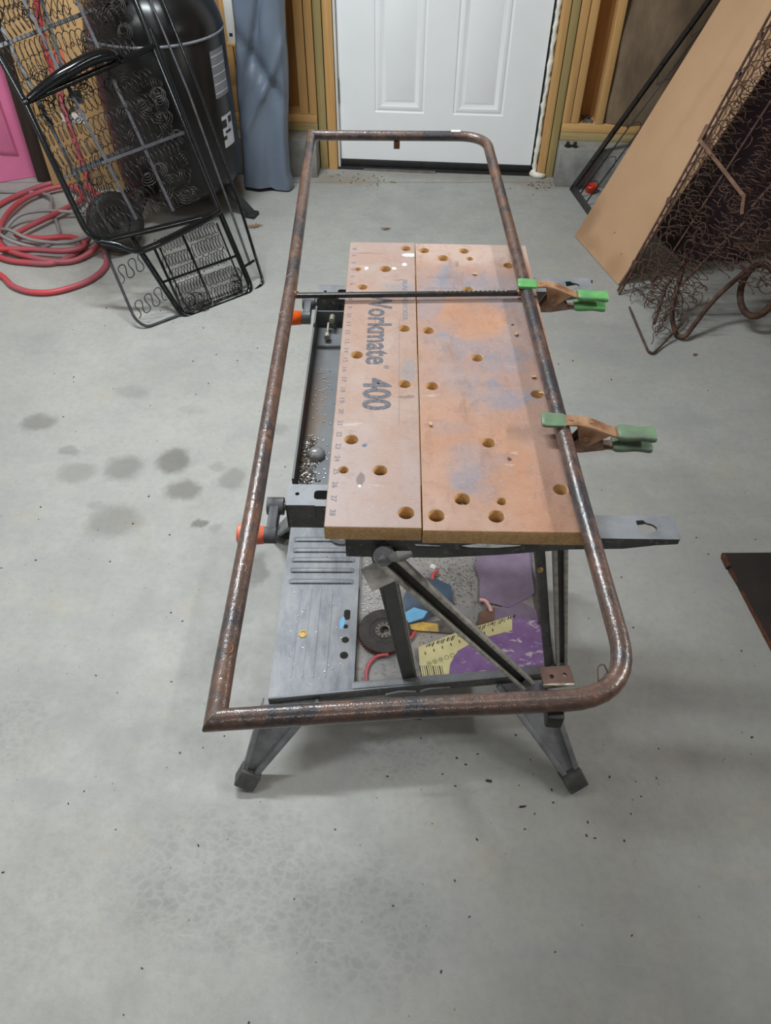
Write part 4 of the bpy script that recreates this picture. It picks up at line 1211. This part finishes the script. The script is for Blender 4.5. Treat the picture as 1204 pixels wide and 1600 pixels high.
# curled end of the bent tube
P = [wl_(1.16 + .055 * math.cos(a) + .02 * math.sin(a), 2.50 - .02 * math.cos(a) + .075 * math.sin(a), .13 + .06 * math.sin(a)) for a in [k_ * 2 * PI / 20 for k_ in range(20)]]
MB().tube(P, .012, 10).build('curled_tube', M['rust_dark'], rust, 1.2)
MB().tube(catmull([wl_(1.06, 2.60, .24), wl_(1.12, 2.59, .25), wl_(1.22, 2.52, .22), wl_(1.35, 2.45, .13)], 5), .013, 10).build('bent_tube', M['rust_dark'], rust, 1.2)

# ------------------------------------------------------------------ sheets leaning on the right wall
def leaning_sheet(name, label, cat, A, W, Uv, wid, length, th, mat, back=0.0):
    mt = plane_frame(Vector(A), W, Uv)
    o = thing(name, label, cat, mat=mt)
    return o


HW, HU = Vector((.323, -.947, 0)), Vector((.40, .136, .906))
hb_ = MB().box((.203, 1.22, -.004), (.411, 2.44, .006), None, .001).build('hardboard_sheet', M['hardboard'])
hb_.matrix_world = plane_frame((.589, 3.102, .004), HW, HU); tag(hb_, 'plain tan hardboard sheet leaning at right, behind the rusty springs', 'board')
ds = MB().box((.15, .75, .01), (.30, 1.5, .02), None, .001).build('dark_board', M['purplegrey'])
ds.matrix_world = plane_frame((.995, 2.945, .004), (.96, .25, 0), (.29, .08, .953)); tag(ds, 'dark dusty purple board behind the rusty springs at right', 'board')
ds = MB().box((.145, .95, -.010), (.29, 1.9, .016), None, .001).build('dark_board', M['darkboard'])
ds.matrix_world = plane_frame((.900, 3.275, .006), (.27, -.963, 0), (.33, .11, .938)); tag(ds, 'dark brown board leaning between the hardboard and the purple board', 'board')
ds = MB().box((.02, .7, -.008), (.04, 1.4, .015), None, .001).build('purple_batten', M['dustpurple'])
ds.matrix_world = plane_frame((1.30, 3.03, .006), (.96, .25, 0), (.20, .06, .978)); tag(ds, 'narrow pale purple batten beside the dark boards at right', 'batten')

# black angle iron bed frame behind the hardboard
am = plane_frame((.614, 3.552, .004), (.217, -.976, 0), (.475, .106, .873))
ang = thing('angle_iron_frame', 'black angle iron frame with wire mesh, leaning in the right corner', 'bed frame', mat=am)
mb = MB(); mb.bar((.0, 0, 0), (.03, 1.12, 0), .030, .003, (0, 0, 1)); mb.bar((-.015, 0, -.012), (.015, 1.12, -.012), .003, .026, (0, 0, 1)); mb.build('side_angle', M['bar_black'], ang)
mb = MB(); mb.bar((-.012, .012, 0), (.5, .012, 0), .030, .003, (0, 0, 1)); mb.bar((-.012, 0, -.012), (.5, 0, -.012), .003, .026, (0, 0, 1)); mb.build('bottom_angle', M['bar_black'], ang)
MB().tube([(.075, .02, -.01), (.075, .3, -.012), (.105, 1.1, -.012)], .0032, 6).build('mesh_wire', M['bar_black'], ang, 2)
MB().tube([(.16, .02, -.01), (.16, .3, -.012), (.19, 1.1, -.012)], .0032, 6).build('mesh_wire', M['bar_black'], ang, 2)
for t_ in (.08, .2, .36, .55, .75, .95):
    MB().tube(catmull([(.015, t_ + .02, -.01), (.05, t_ - .02, -.02), (.075, t_, -.012), (.12, t_ + .03, -.02), (.17, t_, -.012)], 5), .0016, 5).build('mesh_link', M['spring'], ang, 2)
for t_ in (.15, .3, .45, .6, .75, .9):
    MB().tube([(.008 + .027 * t_, t_, .001), (.008 + .027 * t_, t_, .006)], .004, 8).build('rivet', M['bar_black'], ang)
# orange reflector cup on the floor behind the frame
oc = MB().lathe([(0, .004), (.02, .0), (.026, .008), (.03, .03), (.026, .034), (.012, .03), (0, .022)], seg=20).build('plastic_cup', M['redtape'])
oc.location = (.705, 3.545, .0); tag(oc, 'small orange red plastic cup on the floor behind the black angle frame', 'cup')

# rusty plate lying on the floor at far right
pm_ = thing('steel_plate', 'dark rusty steel plate lying on the floor at the right edge', 'plate', (.81, 1.343, 0))
me = flat([(0, 0), (.34, .03), (.36, -.62), (.13, -.60), (.062, -.32), (.021, -.10), (.012, -.045), (.006, -.045)], [], .012)
me.transform(Matrix.Translation((0, 0, .010))); MB().addmesh(me).build('plate', M['rust_plate'], pm_, 0)
MB().bar((.004, -.004, .008), (.009, -.042, .008), .008, .016).bar((.013, -.05, .008), (.026, -.1, .008), .008, .015).bar((.026, -.104, .008), (.064, -.32, .008), .008, .015).bar((.064, -.324, .008), (.132, -.6, .008), .008, .015).build('plate_lip', M['rust_edge'], pm_)

# ------------------------------------------------------------------ air tank, left
tk_ = thing('air_tank', 'tall black upright air compressor tank in the back left', 'air compressor', (-1.130, 3.250, 0))
MB().lathe([(0, .07), (.12, .075), (.2, .10), (.255, .16), (.262, .2), (.262, .70), (.258, .705)], seg=56).build('tank_shell', M['tank'], tk_, 1.0)
MB().lathe([(.259, .70), (.262, .712), (.255, .745), (.235, .80), (.19, .85), (.12, .885), (0, .90)], seg=56).build('tank_dome', M['tank'], tk_, 1.0)
MB().lathe([(.2625, .696), (.2655, .699), (.2655, .703), (.2625, .706)], seg=56).build('weld_seam', M['labelgrey'], tk_, 1.0)
for a in (-.25, -2.2, 1.4, 2.9):
    q = Matrix.Rotation(a, 3, 'Z')
    MB().bar(q @ Vector((.18, 0, .15)), q @ Vector((.315, 0, .012)), .05, .012, q @ Vector((0, 0, 1)), .003).box(q @ Vector((.315, 0, .008)), (.05, .055, .016), q, .003).build('tank_foot', M['rubber'], tk_)
def decal(a0, a1, z0, z1, mat, name, r=.2632):
    mb = MB(); mb.grid(lambda u, v: (r * math.cos(a0 + (a1 - a0) * u), r * math.sin(a0 + (a1 - a0) * u), z0 + (z1 - z0) * v), 8, 1)
    return mb.build(name, M[mat], tk_, 2)
decal(-.47, -.10, .49, .655, 'labelgrey', 'grey_label')
for i in range(5):
    decal(-.46, -.11, .505 + i * .032, .509 + i * .032, 'label', 'label_line', .2636)
decal(-.42, -.12, .30, .42, 'label', 'white_label')
decal(-.42, -.30, .375, .405, 'ink_black', 'label_print', .2636); decal(-.25, -.14, .385, .41, 'ink_black', 'label_print', .2636); decal(-.36, -.2, .352, .362, 'ink_black', 'label_print', .2636)
decal(-.42, -.34, .33, .345, 'ink_black', 'label_print', .2636)
# wheel on the floor in front of the tank
whl = thing('rubber_wheel', 'black rubber wheel standing on the floor in front of the air tank', 'wheel', (-1.30, 2.80, 0))
q = Matrix.Rotation(.9, 3, 'Z') @ Matrix.Rotation(PI / 2 - .35, 3, 'X')
cz = Vector((0, 0.03, .118))
MB().lathe([(.055, -.02), (.08, -.027), (.105, -.028), (.115, -.018), (.117, 0), (.115, .018), (.105, .028), (.08, .027), (.055, .02)], cz, q, 36).build('tyre', M['rubber'], whl, 1.0)
MB().lathe([(0, -.012), (.02, -.016), (.022, -.008), (.056, -.012), (.056, .012), (.022, .008), (.02, .016), (0, .012)], cz, q, 30).build('wheel_hub', M['bar_black'], whl, .6)

# grey vinyl cover hanging against the studs
def tarp(u, v):
    a = u * 2 * PI
    z = .02 + v * 1.35
    rx, ry = .117, .055
    cx = -.806 + .10 * v * .85; cy = 3.465
    ca, sa = math.cos(a), math.sin(a)
    sq = 1 / max(abs(ca), abs(sa)) ** .62          # boxy cross section
    d = Vector((cx + rx * ca * sq * .93, cy + ry * sa * sq, z))
    if sa < 0:
        p = ca * sq                                  # -1 left .. 1 right over the front
        w1 = math.exp(-((v - .36 + .10 * p) / .03) ** 2) * .030          # slanting creases
        w2 = math.exp(-((v - .29 - .16 * p) / .022) ** 2) * (-.026) * (p > -.7)
        w3 = math.exp(-((v - .42 - .30 * (p + .3)) / .04) ** 2) * .028 * (p < .3)
        w4 = .011 * math.sin(3.2 * p + v * 6) + .004 * math.sin(7 * p - v * 9)
        d.y += (w1 + w2 + w3 + w4) * (1 - .5 * abs(p))
        if v < .03 and p > .3:
            d.x += .01; d.z -= .012
    d.x += .004 * math.sin(v * 17 + (ca > 0) * 2)
    return d
tp = MB().grid(tarp, 60, 70); bmesh.ops.remove_doubles(tp.bm, verts=tp.bm.verts, dist=1e-5)
tp = tp.build('vinyl_cover', M['tarp'], None, 2.0); tag(tp, 'grey vinyl cover hanging in folds left of the door', 'cover')

# white carton with a printed bar mark behind the cover
bx_ = thing('white_carton', 'white carton with small black print, between the tank and the grey cover', 'box', (-.885, 3.60, .57))
MB().box((0, 0, .25), (.09, .09, .5), None, .003).build('carton', M['white'], bx_)
MB().box((0, 0, -.006), (.1, .1, .012), None, .002).build('carton_shelf', M['plate'], bx_)
MB().box((-.028, -.0455, .03), (.014, .001, .012)).build('print_block', M['ink_black'], bx_)
mb = MB()
for i in range(6):
    mb.box((-.004 + i * .0035, -.0455, .04), (.0012 + .0008 * (i % 2), .001, .024))
mb.build('bar_mark', M['ink_black'], bx_)

# cardboard box, dark strip and pink foam at the far left
cb = thing('cardboard_box', 'tall brown cardboard box behind the spring cot at far left', 'box', (-1.635, 3.475, 0), .05)
MB().box((0, 0, .55), (.34, .2, 1.1), None, .003).build('carton', M['card'], cb)
MB().box((.02, -.101, .31), (.11, .001, .045)).build('white_sticker', M['white'], cb)
MB().box((.055, -.102, .40), (.05, .006, .05), None, .002).build('grey_pad', M['cot_strip'], cb)
MB().box((.03, -.102, .55), (.04, .002, .05)).build('red_mark', M['orange_faded'], cb)
mb = MB()
for i in range(5):
    mb.box((.11, -.101, .19 + i * .012), (.014, .0006, .006))
mb.build('box_print', M['brown'], cb)
pl = MB().box((0, 0, .6), (.075, .03, 1.2), None, .002).build('dark_strip', M['darkboard'])  # upright dark brown strip filling the gap beside the box
pl.location = (-1.862, 3.44, .004); pl.rotation_euler = (-.02, .02, .1); tag(pl, 'dark brown strip standing between the pink foam and the cardboard box', 'plank')
pk = thing('foam_panel', 'pink foam panel with moulded ribs, leaning at the left edge', 'foam', (-2.03, 3.45, .0), .50)
pkr = Matrix.Rotation(-.04, 4, 'X')
mb = MB().box((0, 0, .6), (.30, .045, 1.2), None, .004)
mb.hull([(-.02, -.022, .12), (.06, -.022, .10), (-.01, -.05, .15), (.05, -.05, .14), (-.02, -.022, 1.1), (.06, -.022, 1.1), (-.01, -.05, 1.1), (.05, -.05, 1.1)])
mb.hull([(-.14, -.022, .05), (-.08, -.022, .05), (-.13, -.04, .08), (-.09, -.04, .08), (-.14, -.022, 1.1), (-.08, -.022, 1.1), (-.13, -.04, 1.1), (-.09, -.04, 1.1)])
bmesh.ops.transform(mb.bm, matrix=pkr, verts=mb.bm.verts)
mb.build('foam_board', M['pink'], pk)

# red air hose in loops on the floor and hanging up the box
hz = .013
loops = [(-1.60, 3.33, .82), (-1.62, 3.32, .6), (-1.585, 3.26, .35), (-1.545, 3.20, .12), (-1.518, 3.116, hz), (-1.471, 2.915, hz), (-1.472, 2.767, hz), (-1.528, 2.68, hz), (-1.63, 2.671, hz), (-1.762, 2.701, hz),
         (-1.93, 2.85, hz), (-1.98, 3.05, hz), (-1.93, 3.24, hz), (-1.8, 3.40, hz), (-1.65, 3.36, hz), (-1.5, 3.2, .03), (-1.44, 2.98, .035), (-1.385, 2.83, .03), (-1.46, 2.70, hz), (-1.62, 2.69, hz + .012), (-1.79, 2.78, hz + .012),
         (-1.86, 2.98, .035), (-1.85, 3.2, .03), (-1.72, 3.33, .03), (-1.6, 3.22, .03), (-1.66, 3.05, .035), (-1.74, 2.9, .035), (-1.745, 2.845, .035), (-1.64, 2.83, .035), (-1.52, 2.85, .035), (-1.44, 2.80, .03),
         (-1.5, 2.735, .035), (-1.66, 2.735, .035), (-1.80, 2.72, .03), (-1.775, 2.62, .015), (-1.69, 2.557, hz), (-1.62, 2.491, hz), (-1.53, 2.457, hz), (-1.436, 2.474, hz), (-1.342, 2.562, hz), (-1.317, 2.677, hz), (-1.36, 2.79, hz), (-1.42, 2.95, hz), (-1.45, 3.12, hz), (-1.40, 3.3, hz)]
c0 = Vector((-1.62, 2.8, 0))
o = MB().tube(catmull([Vector(p) - c0 for p in loops], 7), .0115, 10).build('air_hose', M['hose'], None, 2.0); o.location = c0
tag(o, 'red rubber air hose coiled on the floor at left', 'hose')
loops = [(-2.2, 3.32, .008), (-2.022, 3.295, .008), (-1.88, 3.30, .008), (-1.75, 3.22, .03), (-1.7, 3.1, .03), (-1.64, 3.0, .01), (-1.60, 2.90, .008), (-1.63, 2.80, .01), (-1.71, 2.765, .045), (-1.81, 2.83, .045), (-1.845, 2.91, .01), (-1.80, 2.995, .045), (-1.71, 3.04, .05), (-1.6, 3.08, .03), (-1.48, 3.08, .03), (-1.42, 2.9, .045), (-1.5, 2.79, .045), (-1.65, 2.785, .05), (-1.78, 2.86, .05), (-1.9, 2.95, .01), (-2.0, 3.15, .008), (-2.2, 3.2, .008)]
o = MB().tube(catmull([Vector(p) - c0 for p in loops], 7), .0078, 8).build('power_cord', M['cord'], None, 2.0); o.location = c0
tag(o, 'grey cord tangled in the red hose loops', 'cord')

# ------------------------------------------------------------------ leaves and bits on the floor
def leaf(x, y, rz_, label, k_=1.0):
    mb = MB(); n = 11
    ctr = mb.bm.verts.new((0, 0, .004))
    ring_ = []
    for i in range(n * 2):
        a = i * PI / n; r_ = (.036 if i % 2 == 0 else .014) * k_ * random.uniform(.8, 1.1)
        ring_.append(mb.bm.verts.new((r_ * math.cos(a), r_ * .6 * math.sin(a), random.uniform(.001, .007))))
    for i in range(n * 2):
        mb.bm.faces.new((ctr, ring_[i], ring_[(i + 1) % (n * 2)]))
    o = mb.build('dry_leaf', M['leaf'], None, 0); o.location = (x, y, .001); o.rotation_euler = (0, 0, rz_)
    return tag(o, label, 'leaf')
leaf(-.795, 3.075, .4, 'dry brown leaf by the foot of the air tank', 1.3)
leaf(-.224, 3.10, 0, 'small tan leaf on the floor between the bench and the door', .8)
leaf(.93, 2.27, .8, 'tiny curled leaf in front of the rusty spring frame', .4)
o = MB().hull([(-.016, 0, 0), (.014, -.006, 0), (.018, .006, 0), (-.01, .008, .004), (.006, 0, .006)]).build('moss_scrap', M['moss']); o.location = (-.225, 3.565, .0); tag(o, 'green scrap of moss on the floor before the door', 'scrap')
db = MB()
pts = [(.178, .675, .012), (.245, .625, .009), (-.135, .55, .003)]
for x, y, s_ in pts:
    db.box((x, y, .002), (s_, s_ * .35, .003), Matrix.Rotation(random.uniform(-.4, .2), 3, 'Z'))
for i in range(150):
    x = random.uniform(-1.4, 1.0); y = random.uniform(.15, 2.6); s_ = random.uniform(.001, .0028)
    db.box((x, y, .001), (s_ * 2, s_, .0015), Matrix.Rotation(random.random() * 3, 3, 'Z'))
for i in range(26):
    x = random.gauss(.2, .15); y = random.gauss(.68, .1); s_ = random.uniform(.001, .003)
    db.box((x, y, .001), (s_ * 2, s_, .0015), Matrix.Rotation(random.random() * 3, 3, 'Z'))
for i in range(60):
    x = random.choice((random.gauss(-.42, .08), random.gauss(.47, .05))); y = random.gauss(3.6, .04); s_ = random.uniform(.002, .004)
    if y > 3.68 or x < -.57 or x > .53:
        continue
    db.box((x, y, .001), (s_ * 2, s_, .002), Matrix.Rotation(random.random() * 3, 3, 'Z'))
db.bm.verts.ensure_lookup_table()
o = db.build('floor_debris', M['dark_chip'], None, 0); o['kind'] = 'stuff'; o['label'] = 'scattered dark chips and grit on the concrete floor'
